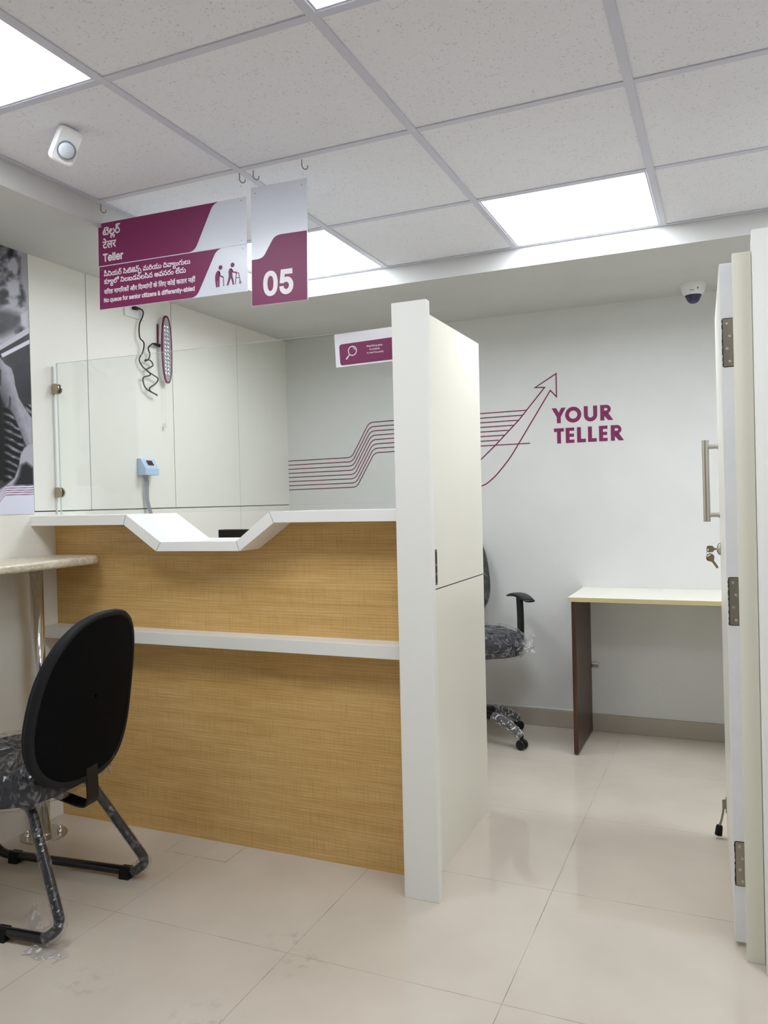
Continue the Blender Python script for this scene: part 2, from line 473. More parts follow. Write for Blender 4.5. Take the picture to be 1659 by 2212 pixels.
GLYPHS = [
    '555,-12 518,-12q 458,7q 409,51q 387,90 408,91 385,49q 331,4q 270,-12q 236,-12 188,-12q 115,23q 65,86q 39,170q 39,219 39,284q 74,380q 134,443q 207,474q 245,474 288,474q 349,443q 382,386q 382,347 382,307q 349,244q 281,209q 227,209 194,209q 134,231q 89,263q 76,278 100,340 108,329q 141,300q 190,279q 222,279 262,279q 303,313q 303,343 303,372q 271,403q 244,403 209,403q 152,361q 118,283q 118,227 118,224 118,188q 139,115q 192,67q 238,67 277,67q 328,96q 355,150q 358,185 436,185 439,144q 471,92q 519,67q 547,67 601,67q 654,131q 654,192 654,245q 613,338q 536,416q 481,447 511,474 543,494 597,463q 685,380q 737,270q 737,198 737,131q 692,37q 611,-12q;282,573 276,451 198,451 192,573;729,553 729,520q 706,473q 690,460 667,441q 602,425q 545,425 445,425 445,500 557,500 589,500q 622,507q 632,515 640,522q 647,540q 647,552 647,565q 639,585q 631,592 621,600q 591,608q 556,608 240,608 240,683 550,683 605,683q 668,667q 691,647 708,632q 729,587q',
    '356,-12 251,-12q 108,60q 35,187q 35,269 35,343q 86,446q 172,500q 225,500 265,500q 324,469q 357,412q 357,373 357,333q 323,270q 254,235q 201,235 168,235q 112,257q 71,289q 58,304 81,366 89,355q 118,326q 164,305q 196,305 237,305q 278,339q 278,369 278,398q 246,429q 220,429 172,429q 114,351q 114,284 114,266 114,226q 143,155q 201,99q 292,67q 353,67 463,67q 591,159q 591,245 591,303q 526,395q 457,423 497,500 580,464q 674,336q 674,250 674,176q 608,57q 467,-12q',
    '-411,-61 -362,-61q -305,-107q -283,-148 -299,-148 -276,-106q -219,-61q -171,-61 -128,-61q -69,-98q -37,-160q -37,-196 -37,-237q -67,-302q -112,-352q -135,-371 -187,-322 -152,-295q -108,-236q -108,-199 -108,-171q -140,-132q -175,-132 -211,-132q -251,-177q -257,-216 -325,-216 -329,-178q -372,-132q -410,-132 -441,-132q -474,-171q -474,-200 -474,-237q -430,-293q -395,-321 -447,-371 -471,-350q -516,-300q -545,-235q -545,-195 -545,-159q -513,-98q -453,-61q',
    '35,236 35,314q 101,433q 218,500q 296,500 375,500q 492,435q 558,317q 558,237 558,163q 494,50q 376,-12q 296,-12 217,-12q 100,50q 35,161q;118,248 118,167q 208,67q 296,67 356,67q 435,112q 475,192q 475,242 475,293q 436,376q 357,425q 296,425 235,425q 156,376q 118,296q;108,540 108,572q 140,618q 171,637 170,619 136,637q 100,690q 100,724 100,751q 120,791q 138,805 152,816q 190,831q 249,838q 295,838 582,838 582,763 279,763 245,763q 215,759q 206,754 195,749q 183,730q 183,717 183,704q 193,684q 204,678 214,673q 247,668q 278,668 415,668 415,593 274,593 246,593q 215,586q 207,580 191,568q 191,546 191,534q 200,516q 207,511 216,504q 244,500q 266,500 303,500 303,425 265,425 218,425q 147,449q 108,500q',
    '519,551 371,551 371,349 316,349 268,349q 204,333q 181,318 126,280q 126,215 126,167q 170,104q 241,74q 283,74 337,74q 413,99q 455,121 482,47 438,27q 339,0q 286,0 217,0q 108,52q 46,150q 46,220 46,285q 114,374q 225,420q 288,420 290,420 290,551 0,551 0,622 519,622',
    '-169,615 -190,694q -231,785q -281,823q -315,823 -337,823q -371,814q -385,809 -409,882 -370,896q -318,896 -264,896q -185,845q -122,722q -94,615',
    '0,551 0,622 693,622 693,551 589,551 589,0 508,0 508,355 502,356q 494,356 470,356q 420,332q 374,269q 356,208 279,232 291,278q 311,313 287,331q 239,353q 209,353 169,353q 126,307q 126,271 126,233q 169,164q 251,89q 309,40 255,-12 197,38q 101,129q 45,222q 45,275 45,328q 94,395q 168,426q 204,426 248,426q 321,397q 354,370 412,426q 499,426 504,426q 508,426 508,551',
    '395,42 341,-12 282,37q 178,137q 98,225q 75,256 53,287q 40,323q 40,340 40,359q 70,393q 104,393 129,393q 166,370q 181,349 220,369q 256,429q 256,468 256,491q 246,536q 239,551 0,551 0,622 424,622 424,551 320,551 336,516q 336,458 336,403q 292,327q 216,274q 167,254 212,202q 331,91q',
    '48,646 48,728 598,728 598,646 370,646 370,0 277,0 277,646',
    '307,-12 228,-12q 113,59q 51,185q 51,269 51,353q 111,480q 222,553q 296,553 340,553q 424,524q 493,460q 534,355q 534,280 534,243 110,243 110,317 487,317 446,290 446,344q 412,427q 346,475q 296,475 247,475q 177,426q 140,349q 140,304 140,255 140,194q 182,110q 257,66q 307,66 339,66q 392,85q 430,123q 440,150 525,127 513,86q 452,23q 363,-12q',
    '165,728 165,0 77,0 77,728',
    '77,0 77,546 162,546 162,462 168,462 183,503q 261,554q 310,554 319,554q 346,553q 354,552 354,464 350,465q 319,469q 301,469 262,469q 200,436q 165,379q 165,342 165,0',
    '472,-12 425,-12q 355,19q 293,84q 256,133 235,162q 206,195q 181,209q 164,209 141,209q 111,172q 111,143 111,108q 135,46q 159,14 78,-13 56,22q 29,97q 29,143 29,184q 64,248q 125,286q 165,286 204,286q 257,259q 302,210q 328,175 358,136q 402,89q 448,67q 480,67 530,67q 584,132q 584,193 584,251q 538,338q 458,401q 408,423 446,500 508,474q 608,386q 667,269q 667,198 667,133q 622,38q 536,-12q;214,432 178,432q 114,447q 85,458 112,522 132,514q 180,501q 210,501 253,501q 313,535q 313,587 313,594 313,633q 255,686q 208,686 183,686q 147,668q 147,648 147,626q 183,608q 207,608 245,608q 295,649q 319,675 343,618 330,604q 294,572q 242,550q 203,550 143,550q 76,595q 76,643 76,674q 110,720q 172,747q 214,747 300,747q 384,654q 384,583 384,511q 297,432q;245,869 306,869q 375,821q 393,777 317,757 309,780q 273,804q 245,804 214,804q 175,777q 175,750 175,738q 184,715q 195,704 132,676 119,693q 104,735q 104,757 104,810q 182,869q',
    '472,-12 425,-12q 355,19q 293,84q 256,133 235,162q 206,195q 181,209q 164,209 141,209q 111,172q 111,143 111,108q 135,46q 159,14 78,-13 56,22q 29,97q 29,143 29,184q 64,248q 125,286q 165,286 204,286q 257,259q 302,209q 328,175 359,134q 404,87q 447,67q 476,67 512,67q 560,100q 583,171q 583,227 583,292q 539,423q 461,535q 357,613q 297,626 285,629q 260,632q 246,632 209,632q 169,600q 169,576 169,551q 198,521q 226,521 253,521q 289,549q 289,584 289,608q 269,649q 255,662 327,673 341,651q 360,602q 360,575 360,519q 289,452q 226,452 179,452q 121,490q 95,545q 95,572 95,614q 136,671q 210,701q 259,701 338,701q 484,628q 599,498q 666,327q 666,228 666,146q 622,39q 536,-12q',
    '35,236 35,314q 101,433q 218,500q 296,500 375,500q 492,435q 558,317q 558,237 558,163q 494,50q 376,-12q 296,-12 217,-12q 100,50q 35,161q;118,245 118,167q 208,67q 296,67 356,67q 435,111q 475,190q 475,240 475,290q 436,372q 357,421q 296,421 235,421q 156,372q 118,292q;709,-12 642,-12q 541,56q 502,111 542,176 570,139q 625,91q 684,67q 716,67 767,67q 821,132q 821,193 821,251q 774,339q 693,403q 642,426 679,492 741,466q 843,379q 904,266q 904,199 904,100q 804,-12q;1056,-12 989,-12q 888,56q 849,111 889,176 917,139q 972,91q 1031,67q 1063,67 1114,67q 1168,132q 1168,193 1168,251q 1121,338q 1042,401q 992,423 1029,500 1091,474q 1191,386q 1251,270q 1251,199 1251,100q 1151,-12q;635,425 606,425q 553,447q 509,508q 493,564 576,591 591,536q 619,500q 641,500 661,500q 696,525q 728,565 759,605 793,649q 850,701q 914,725q 958,725 964,648 929,646q 882,628q 843,589q 817,556 794,526 766,490q 716,446q 665,425q',
    '472,-12 425,-12q 355,19q 293,84q 256,133 235,162q 206,195q 181,209q 164,209 141,209q 111,172q 111,143 111,108q 135,46q 159,14 78,-13 56,22q 29,97q 29,143 29,184q 64,248q 125,286q 165,286 204,286q 257,259q 302,210q 328,175 358,136q 402,89q 448,67q 480,67 530,67q 584,132q 584,193 584,251q 538,338q 458,401q 408,423 446,500 508,474q 608,386q 667,269q 667,198 667,133q 622,38q 536,-12q;214,432 178,432q 115,448q 85,458 112,522 132,514q 180,501q 210,501 239,501q 286,516q 314,556q 314,595 314,600 314,645q 255,708q 212,708 181,708q 147,683q 147,662 147,643q 166,624q 193,618q 203,618 247,618q 297,658q 319,690 354,646 342,626q 305,584q 248,555q 206,555 172,555q 113,576q 76,622q 76,659 76,710q 149,773q 212,773 266,773q 343,725q 384,644q 384,595 384,507q 289,432q',
    '555,-12 518,-12q 458,7q 409,51q 387,90 408,91 385,49q 331,4q 270,-12q 236,-12 188,-12q 115,23q 65,88q 39,178q 39,232 39,301q 74,403q 134,468q 207,500q 245,500 288,500q 349,469q 382,412q 382,373 382,333q 349,270q 281,235q 227,235 194,235q 134,257q 89,289q 76,304 100,366 108,355q 141,326q 190,305q 222,305 262,305q 303,339q 303,369 303,398q 271,429q 244,429 209,429q 152,385q 118,302q 118,242 118,234 118,193q 139,116q 192,67q 238,67 277,67q 328,96q 355,150q 358,185 436,185 439,144q 471,92q 519,67q 547,67 601,67q 654,131q 654,192 654,245q 613,338q 536,416q 481,447 511,474 543,494 597,463q 685,380q 737,270q 737,198 737,131q 692,37q 611,-12q;282,624 275,478 199,478 192,624;537,432 501,432q 438,448q 408,458 435,522 455,514q 503,501q 533,501 562,501q 609,516q 637,556q 637,595 637,600 637,645q 578,708q 535,708 504,708q 470,683q 470,662 470,643q 489,624q 516,618q 526,618 570,618q 620,658q 642,690 677,646 665,626q 628,584q 571,555q 529,555 495,555q 436,576q 399,622q 399,659 399,710q 472,773q 535,773 589,773q 666,725q 707,644q 707,595 707,507q 612,432q',
    '530,-12 492,-12q 433,9q 386,53q 366,89 386,90 360,49q 306,5q 244,-12q 205,-12 150,-12q 77,27q 41,92q 41,130 41,171q 74,229q 140,272q 189,289 230,304q 278,338q 278,371 278,387q 264,412q 231,427q 203,427 160,427q 118,394q 118,365 118,352q 125,330q 128,323 53,302 45,317q 36,354q 36,375 36,407q 70,464q 144,500q 203,500 263,500q 331,460q 360,400q 360,370 360,332q 330,279q 271,241q 227,225 174,205q 123,164q 123,131 123,102q 164,67q 207,67 249,67q 304,96q 333,150q 336,185 414,185 418,124q 482,67q 527,67 574,67q 618,107q 618,142 618,165q 604,203q 593,221 667,252 682,230q 701,167q 701,135 701,89q 661,23q 585,-12q;673,377 673,324q 590,252q 512,252 458,252q 374,282q 316,331q 299,357 335,414 364,370q 466,327q 514,327 539,327q 573,339q 590,361q 590,376 590,405q 543,425q 508,425 467,425 476,482 488,486q 516,491q 529,491 555,491q 606,480q 648,455q 673,411q;681,553 681,520q 658,473q 642,460 619,441q 554,425q 497,425 442,425 442,500 509,500 541,500q 574,507q 584,515 592,522q 599,540q 599,552 599,565q 591,585q 583,592 573,600q 543,608q 508,608 164,608 164,683 502,683 557,683q 620,667q 643,647 660,632q 681,587q',
    '472,-12 425,-12q 355,19q 293,84q 256,133 235,162q 206,195q 181,209q 164,209 141,209q 111,172q 111,143 111,108q 135,46q 159,14 78,-13 56,22q 29,97q 29,143 29,184q 64,248q 125,286q 165,286 204,286q 257,259q 302,210q 328,175 358,136q 402,89q 448,67q 480,67 531,67q 584,131q 584,192 584,249q 541,334q 466,391q 369,423q 315,426 337,500 366,500 454,486q 589,406q 667,280q 667,194 667,132q 623,39q 537,-12q;174,540 174,572q 206,618q 237,637 236,619 202,637q 166,690q 166,724 166,751q 186,791q 204,805 218,816q 256,831q 315,838q 361,838 648,838 648,763 345,763 311,763q 281,759q 272,754 261,749q 249,730q 249,717 249,704q 259,684q 270,678 280,673q 313,668q 344,668 481,668 481,593 340,593 312,593q 281,586q 273,580 257,568q 257,546 257,534q 266,516q 273,511 282,504q 310,500q 332,500 352,500 390,425 331,425 284,425q 213,449q 174,500q',
    '212,-337 177,-337q 122,-317q 71,-272q 40,-234 8,-194q -30,-163q -51,-163 -72,-163q -96,-192q -96,-218 -96,-245q -77,-293q -61,-318 -133,-344 -147,-320q -174,-252q -174,-214 -174,-158q -110,-93q -52,-93 -26,-93q 19,-110q 69,-151q 99,-187 121,-212q 157,-247q 196,-266q 220,-266 251,-266q 298,-229q 324,-153q 324,-95 324,-12q 269,143q 174,280q 51,391q -18,430 22,500 88,462q 223,344q 335,190q 403,5q 403,-101 403,-172q 361,-279q 277,-337q',
    '239,425 210,425q 157,447q 113,508q 97,564 180,591 195,536q 223,500q 245,500 265,500q 300,525q 332,565 363,605 397,649q 454,701q 518,725q 562,725 568,648 533,646q 486,628q 447,589q 421,556 398,526 370,490q 320,446q 269,425q;481,-12 435,-12q 365,24q 306,88q 273,131 244,171q 202,207q 172,207 144,207q 107,171q 107,136 107,105q 146,63q 180,63 214,63q 259,103q 275,141 328,81 309,54q 267,12q 214,-12q 175,-12 122,-12q 58,32q 29,101q 29,138 29,182q 67,246q 131,282q 170,282 206,282q 262,257q 316,204q 348,161 375,126q 417,84q 459,67q 486,67 539,67q 593,131q 593,192 593,249q 547,336q 465,395q 355,425q 292,425 243,425 326,500 437,493q 594,412q 676,279q 676,194 676,135q 634,41q 547,-12q;828,-12 761,-12q 660,56q 621,111 661,176 689,139q 744,91q 803,67q 835,67 886,67q 940,132q 940,193 940,251q 893,338q 814,401q 764,423 801,500 863,474q 963,386q 1023,270q 1023,199 1023,100q 923,-12q',
    '279,683 349,683q 445,624q 494,527q 494,469 494,451q 489,415q 486,404 416,438 417,443q 417,450q 417,454 417,487q 393,558q 333,607q 279,607 230,607q 190,566q 190,540 190,515q 215,481q 237,468 150,448 131,467q 111,517q 111,542 111,581q 147,645q 221,683q;35,236 35,314q 101,433q 218,500q 296,500 375,500q 492,435q 558,317q 558,237 558,163q 494,50q 376,-12q 296,-12 217,-12q 100,50q 35,161q;118,248 118,167q 208,67q 296,67 356,67q 435,112q 475,192q 475,242 475,293q 436,376q 357,425q 296,425 235,425q 156,376q 118,296q',
    '116,-12 49,-12q -52,56q -91,111 -51,176 -23,139q 32,91q 91,67q 123,67 174,67q 228,132q 228,193 228,251q 181,338q 102,401q 52,423 89,500 151,474q 251,386q 311,270q 311,199 311,100q 211,-12q',
    '329,683 406,683q 513,624q 569,527q 569,469 569,451q 564,415q 561,404 491,438 492,443q 492,450q 492,454 492,487q 462,558q 390,607q 328,607 271,607q 222,566q 222,540 222,515q 246,481q 268,468 181,448 163,467q 143,517q 143,542 143,581q 182,645q 265,683q;504,-12 467,-12q 409,8q 364,53q 343,90 362,92 341,49q 289,4q 231,-12q 198,-12 125,-12q 35,100q 35,200 35,289q 113,424q 257,500q 357,500 457,500q 597,423q 671,288q 671,200 671,132q 630,37q 555,-12q;496,67 538,67q 588,129q 588,202 588,267q 539,367q 440,425q 364,425 349,425 274,425q 171,370q 118,271q 118,205 118,130q 167,67q 210,67 255,67q 310,132q 314,185 392,185 396,124q 459,67q',
    '481,-12 435,-12q 365,24q 306,88q 273,131 244,171q 202,207q 172,207 144,207q 107,171q 107,136 107,105q 146,63q 180,63 214,63q 259,103q 275,141 328,81 309,54q 267,12q 214,-12q 175,-12 122,-12q 58,32q 29,101q 29,138 29,182q 67,246q 131,282q 170,282 206,282q 262,257q 316,204q 348,161 375,126q 417,84q 459,67q 487,67 539,67q 593,131q 593,192 593,260q 532,353q 434,412q 379,427 529,438 571,418q 638,348q 676,252q 676,194 676,135q 634,41q 547,-12q;892,220 855,220q 802,242q 770,279q 755,323q 755,344 755,376q 774,422q 788,443 876,450 851,425q 828,378q 828,353 828,323q 863,286q 896,286 931,286q 960,323q 960,350 960,392q 909,425q 863,425 97,425 97,500 821,500 864,500q 924,493q 968,477q 986,462 1007,446q 1033,391q 1033,353 1033,290q 957,220q',
    '174,-386 120,-386q 44,-366q -4,-331q -27,-285q -27,-260 -27,-223q 16,-166q 82,-138 123,-121q 158,-96q 158,-73 158,-57q 134,-31q 99,-31 70,-31q 40,-52q 40,-72 40,-81q 44,-98q 47,-105 -23,-121 -30,-107q -38,-74q -38,-61 -38,-23q 26,37q 100,37 150,37q 209,3q 235,-47q 235,-72 235,-120q 175,-172q 122,-194 92,-206q 62,-225q 51,-244q 51,-257 51,-283q 113,-314q 174,-314 229,-314q 321,-284q 377,-216q 377,-159 377,-119q 347,-46q 265,40q 187,101 137,140q 66,212q 30,288q 30,333 30,379q 76,455q 162,500q 222,500 273,500q 345,472q 391,425q 413,365q 413,333 413,295q 388,232q 368,206 305,245 318,262q 333,301q 333,327 333,355q 309,400q 259,428q 220,428 168,428q 109,375q 109,333 109,300q 151,238q 223,176q 268,141 316,104q 388,34q 435,-37q 458,-114q 458,-158 458,-215q 418,-300q 343,-357q 238,-386q',
    '33,208 33,271q 88,370q 188,428q 253,428 319,428q 419,371q 474,271q 474,208 474,145q 420,46q 321,-12q 253,-12 186,-12q 87,46q 33,146q;115,209 115,149q 185,66q 253,66 299,66q 361,104q 392,169q 392,209 392,268q 319,350q 253,350 209,350q 147,312q 115,249q',
    '294,500 372,500q 484,441q 543,332q 543,255 543,192q 519,96q 484,22q 465,-8 382,29 401,57q 437,117q 460,194q 460,245 460,294q 428,376q 353,425q 289,425 238,425q 164,383q 123,303q 123,246 123,178q 167,75q 201,29 118,-8 84,44q 40,172q 40,245 40,314q 97,430q 210,500q;264,425 235,425q 182,447q 138,508q 122,564 205,591 220,536q 248,500q 270,500 290,500q 325,525q 357,565 388,605 422,649q 479,701q 543,725q 587,725 593,648 558,646q 511,628q 472,589q 446,556 423,526 395,490q 345,446q 294,425q',
    '264,-12 200,-12q 97,24q 30,94q 18,146 104,169 113,138q 150,92q 215,67q 267,67 320,67q 381,86q 408,119q 408,141 408,161q 388,191q 340,210q 297,213 232,218 180,222q 105,239q 81,258 60,274q 37,323q 37,357 37,398q 85,463q 180,500q 252,500 318,500q 407,475q 466,414q 484,360 398,338 389,367q 356,406q 298,425q 252,425 202,425q 144,407q 120,377q 120,358 120,331q 165,300q 231,295 308,290 360,286q 425,264q 446,247 469,228q 491,174q 491,142 491,92q 440,23q 339,-12q;234,425 205,425q 152,447q 108,508q 92,564 175,591 190,536q 218,500q 240,500 260,500q 295,525q 327,565 358,605 392,649q 449,701q 513,725q 557,725 563,648 528,646q 481,628q 442,589q 416,556 393,526 365,490q 315,446q 264,425q',
    '116,-12 49,-12q -52,56q -91,111 -51,176 -23,139q 31,91q 88,67q 121,67 174,67q 228,131q 228,189 228,244q 181,332q 101,401q 53,425 89,500 99,496q 128,479q 138,471 158,446 201,421q 270,345q 311,250q 311,194 311,99q 211,-12q;512,220 475,220q 422,242q 390,279q 375,323q 375,344 375,376q 394,422q 408,443 496,450 471,425q 448,378q 448,353 448,323q 483,286q 516,286 551,286q 580,323q 580,350 580,392q 529,425q 483,425 79,425 89,500 441,500 484,500q 544,493q 588,477q 606,462 627,446q 653,391q 653,353 653,290q 577,220q',
    '356,-12 251,-12q 108,60q 35,187q 35,269 35,343q 86,446q 172,500q 225,500 255,500q 303,482q 338,449q 357,402q 357,373 357,312q 281,235q 201,235 168,235q 112,257q 71,289q 58,304 81,366 89,355q 118,326q 164,305q 196,305 237,305q 278,339q 278,369 278,398q 246,429q 220,429 172,429q 114,351q 114,284 114,266 114,226q 143,155q 201,99q 292,67q 353,67 461,67q 591,156q 591,253 591,318q 523,414q 476,436 515,500 537,500 585,465q 645,387q 674,299q 674,250 674,176q 610,57q 470,-12q;907,420 870,420q 817,442q 785,478q 770,522q 770,544 770,576q 789,622q 803,643 891,650 866,625q 843,578q 843,553 843,523q 878,486q 911,486 946,486q 975,523q 975,550 975,592q 924,625q 878,625 775,625 726,625q 680,573q 674,532 596,532 589,578q 535,625q 503,625 490,625 452,625q 414,590q 414,564 414,545q 429,516q 465,500q 496,500 525,500 525,425 494,425 446,425q 373,458q 332,522q 332,567 332,607q 371,666q 441,700q 487,700 492,700 526,700q 581,685q 626,644q 643,606 628,611 642,640q 681,680q 740,700q 784,700 827,700 898,700q 974,684q 1001,662 1022,646q 1048,591q 1048,553 1048,490q 972,420q;934,850 995,850q 1064,799q 1081,754 1005,734 1000,749q 982,772q 955,784q 935,784 908,784q 868,756q 868,729 868,715q 887,680q 917,660 843,632 816,657q 793,707q 793,737 793,773q 830,823q 894,850q',
    '533,-12 496,-12q 436,7q 387,51q 365,90 386,90 360,49q 306,5q 244,-12q 205,-12 150,-12q 77,27q 41,92q 41,130 41,171q 74,229q 140,272q 189,289 230,304q 278,338q 278,371 278,387q 264,412q 231,427q 203,427 160,427q 118,394q 118,365 118,352q 125,330q 128,323 53,302 45,317q 36,354q 36,375 36,407q 70,464q 144,500q 203,500 263,500q 331,460q 360,400q 360,370 360,332q 330,279q 271,241q 227,225 174,205q 123,164q 123,131 123,102q 164,67q 207,67 249,67q 304,96q 333,150q 336,185 414,185 417,144q 449,92q 497,67q 525,67 580,67q 632,132q 632,193 632,251q 585,338q 506,401q 456,423 493,500 555,474q 655,386q 715,270q 715,199 715,132q 670,37q 589,-12q',
    '546,-12 491,-12q 413,11q 363,54q 346,84 362,91 341,48q 289,3q 231,-12q 198,-12 125,-12q 35,98q 35,194 35,291q 120,427q 277,500q 383,500 436,500q 526,481q 605,447q 642,424 593,358 559,380q 493,410q 421,425q 377,425 295,425q 179,372q 118,270q 118,197 118,127q 167,67q 210,67 257,67q 310,132q 314,185 392,185 394,146q 427,86q 463,76 480,69q 523,63q 550,63 591,63q 631,98q 631,129 631,160q 594,188q 565,188 538,188q 499,159q 499,124 499,99q 519,59q 533,46 467,35 453,57q 429,109q 429,141 429,197q 506,265q 569,265 611,265q 675,231q 711,172q 711,135 711,97q 686,42q 641,6q 581,-12q;344,425 315,425q 262,447q 218,508q 202,564 285,591 300,536q 328,500q 350,500 370,500q 405,525q 437,565 468,605 502,649q 559,701q 623,725q 667,725 673,648 638,646q 591,628q 552,589q 526,556 503,526 475,490q 425,446q 374,425q',
    '481,-12 435,-12q 365,24q 306,88q 273,131 244,171q 202,207q 172,207 144,207q 107,171q 107,136 107,105q 146,63q 180,63 214,63q 259,103q 275,141 328,81 309,54q 267,12q 214,-12q 175,-12 122,-12q 58,32q 29,101q 29,138 29,182q 67,246q 131,282q 170,282 206,282q 262,257q 316,204q 348,161 375,126q 417,84q 459,67q 486,67 539,67q 593,131q 593,192 593,249q 547,336q 465,395q 355,425q 292,425 243,425 326,500 437,493q 594,412q 676,279q 676,194 676,135q 634,41q 547,-12q;239,425 210,425q 157,447q 113,508q 97,564 180,591 195,536q 223,500q 245,500 265,500q 300,525q 332,565 363,605 397,649q 454,701q 518,725q 562,725 568,648 533,646q 486,628q 447,589q 421,556 398,526 370,490q 320,446q 269,425q',
    '472,-12 425,-12q 355,19q 293,84q 256,133 235,162q 206,195q 181,209q 164,209 141,209q 111,172q 111,143 111,108q 135,46q 159,14 78,-13 56,22q 29,97q 29,143 29,184q 64,248q 125,286q 165,286 204,286q 257,259q 302,210q 328,175 358,136q 403,88q 448,67q 478,67 530,67q 584,133q 584,194 584,250q 538,336q 456,395q 346,425q 282,425 238,425 316,500 428,493q 584,412q 667,279q 667,194 667,132q 623,39q 537,-12q;236,425 207,425q 154,447q 110,508q 94,564 177,591 192,536q 220,500q 242,500 262,500q 297,525q 329,565 360,605 394,649q 451,701q 515,725q 559,725 565,648 530,646q 483,628q 444,589q 418,556 395,526 367,490q 317,446q 266,425q',
    '390,-12 300,-12q 167,31q 79,109q 36,213q 36,273 36,345q 86,447q 171,500q 225,500 265,500q 324,469q 357,412q 357,373 357,333q 323,270q 255,235q 202,235 152,235q 78,281q 58,304 82,366 90,355q 119,326q 165,305q 197,305 237,305q 278,339q 278,369 278,398q 246,429q 220,429 173,429q 115,351q 115,280 115,271 115,220q 170,126q 291,67q 390,67 538,67q 682,172q 682,285 682,322q 660,385q 615,425q 580,425 557,425q 518,394q 518,360 518,321q 570,270q 612,256 612,184 303,184 303,258 522,258 513,251 478,268q 439,332q 439,374 439,404q 469,462q 534,500q 584,500 636,500q 717,444q 765,347q 765,284 765,209q 714,97q 617,24q 478,-12q',
    '472,-12 425,-12q 355,19q 293,84q 256,133 235,162q 206,195q 181,209q 164,209 141,209q 111,172q 111,143 111,108q 135,46q 159,14 78,-13 56,22q 29,97q 29,143 29,184q 64,248q 125,286q 165,286 204,286q 257,259q 302,210q 328,175 358,136q 402,89q 448,67q 480,67 530,67q 584,132q 584,193 584,251q 538,338q 458,401q 408,423 446,500 508,474q 608,386q 667,269q 667,198 667,133q 622,38q 536,-12q;197,425 168,425q 115,447q 71,508q 55,564 138,591 153,536q 181,500q 203,500 223,500q 258,525q 290,565 321,605 355,649q 412,701q 476,725q 520,725 526,648 491,646q 444,628q 405,589q 379,556 356,526 328,490q 278,446q 227,425q',
    '35,236 35,314q 101,433q 218,500q 296,500 375,500q 492,435q 558,317q 558,237 558,163q 494,50q 376,-12q 296,-12 217,-12q 100,50q 35,161q;118,248 118,167q 208,67q 296,67 356,67q 435,112q 475,192q 475,242 475,293q 436,376q 357,425q 296,425 235,425q 156,376q 118,296q;265,425 236,425q 183,447q 139,508q 123,564 206,591 221,536q 249,500q 271,500 291,500q 326,525q 358,565 389,605 423,649q 480,701q 544,725q 588,725 594,648 559,646q 512,628q 473,589q 447,556 424,526 396,490q 346,446q 295,425q',
    '356,-12 251,-12q 108,60q 35,187q 35,269 35,343q 86,446q 172,500q 225,500 265,500q 324,469q 357,412q 357,373 357,333q 323,270q 254,235q 201,235 168,235q 112,257q 71,289q 58,304 81,366 89,355q 118,326q 164,305q 196,305 237,305q 278,339q 278,369 278,398q 246,429q 220,429 172,429q 114,351q 114,284 114,266 114,226q 143,155q 201,99q 292,67q 353,67 460,67q 591,155q 591,249 591,315q 515,411q 458,432 487,480 554,461 593,439q 647,374q 674,294q 674,250 674,176q 609,57q 469,-12q;671,553 671,520q 648,473q 632,460 609,441q 544,425q 487,425 387,425 387,500 499,500 531,500q 564,507q 574,515 582,522q 589,540q 589,552 589,565q 581,585q 573,592 563,600q 533,608q 498,608 109,608 109,683 492,683 547,683q 610,667q 633,647 650,632q 671,587q;565,832 626,832q 695,781q 712,736 636,716 631,731q 613,754q 586,766q 566,766 539,766q 499,738q 499,711 499,697q 518,662q 548,642 474,614 447,639q 424,689q 424,719 424,755q 461,805q 525,832q',
    '504,-12 467,-12q 409,8q 364,53q 343,90 362,92 341,49q 289,4q 231,-12q 198,-12 125,-12q 35,100q 35,200 35,289q 113,424q 257,500q 357,500 457,500q 597,423q 671,288q 671,200 671,132q 630,37q 555,-12q;496,67 538,67q 588,129q 588,202 588,267q 539,367q 440,425q 364,425 349,425 274,425q 171,370q 118,271q 118,205 118,130q 167,67q 210,67 255,67q 310,132q 314,185 392,185 396,124q 459,67q;323,425 294,425q 241,447q 197,508q 181,564 264,591 279,536q 307,500q 329,500 349,500q 384,525q 416,565 447,605 481,649q 538,701q 602,725q 646,725 652,648 617,646q 570,628q 531,589q 505,556 482,526 454,490q 404,446q 353,425q',
    '571,551 467,551 467,0 387,0 387,165 361,147q 286,118q 233,118 179,118q 95,160q 46,235q 46,286 46,372q 161,464q 255,464 268,464q 307,461q 344,457q 354,454 349,381 330,385q 282,391q 259,391 197,391q 127,337q 127,287 127,236q 190,188q 235,188 287,188q 362,233q 387,260 387,551 0,551 0,622 571,622',
    '89,551 0,551 0,622 82,622 68,649q 53,704q 53,735 53,807q 153,896q 238,896 353,896q 510,754q 571,615 491,615 438,722q 322,825q 249,825 194,825q 134,770q 134,723 134,692q 152,644q 164,622 273,622 273,551 170,551 170,0 89,0',
    '300,0 245,0q 141,35q 73,109q 73,170 73,211q 106,272q 136,292 113,314q 84,377q 84,423 84,551 0,551 0,622 604,622 604,551 495,551 495,334 455,299 492,275q 540,208q 540,161 540,104q 479,33q 371,0q;414,356 414,551 219,551;164,437 164,392q 184,340q 208,323 260,337q 331,337 346,337 164,522;305,71 377,71q 460,115q 460,164 460,196q 428,238q 380,265q 354,272 321,272 285,272q 224,262q 201,250 179,238q 153,200q 153,171 153,134q 195,90q 265,71q',
    '0,622 569,622 569,551 466,551 466,0 385,0 385,298 204,298 204,244 204,216q 176,188q 153,188 129,188q 75,230q 37,290q 37,318 37,341q 64,369q 98,369 385,369 385,551 0,551',
    '170,551 170,0 89,0 89,551 0,551 0,622 273,622 273,551',
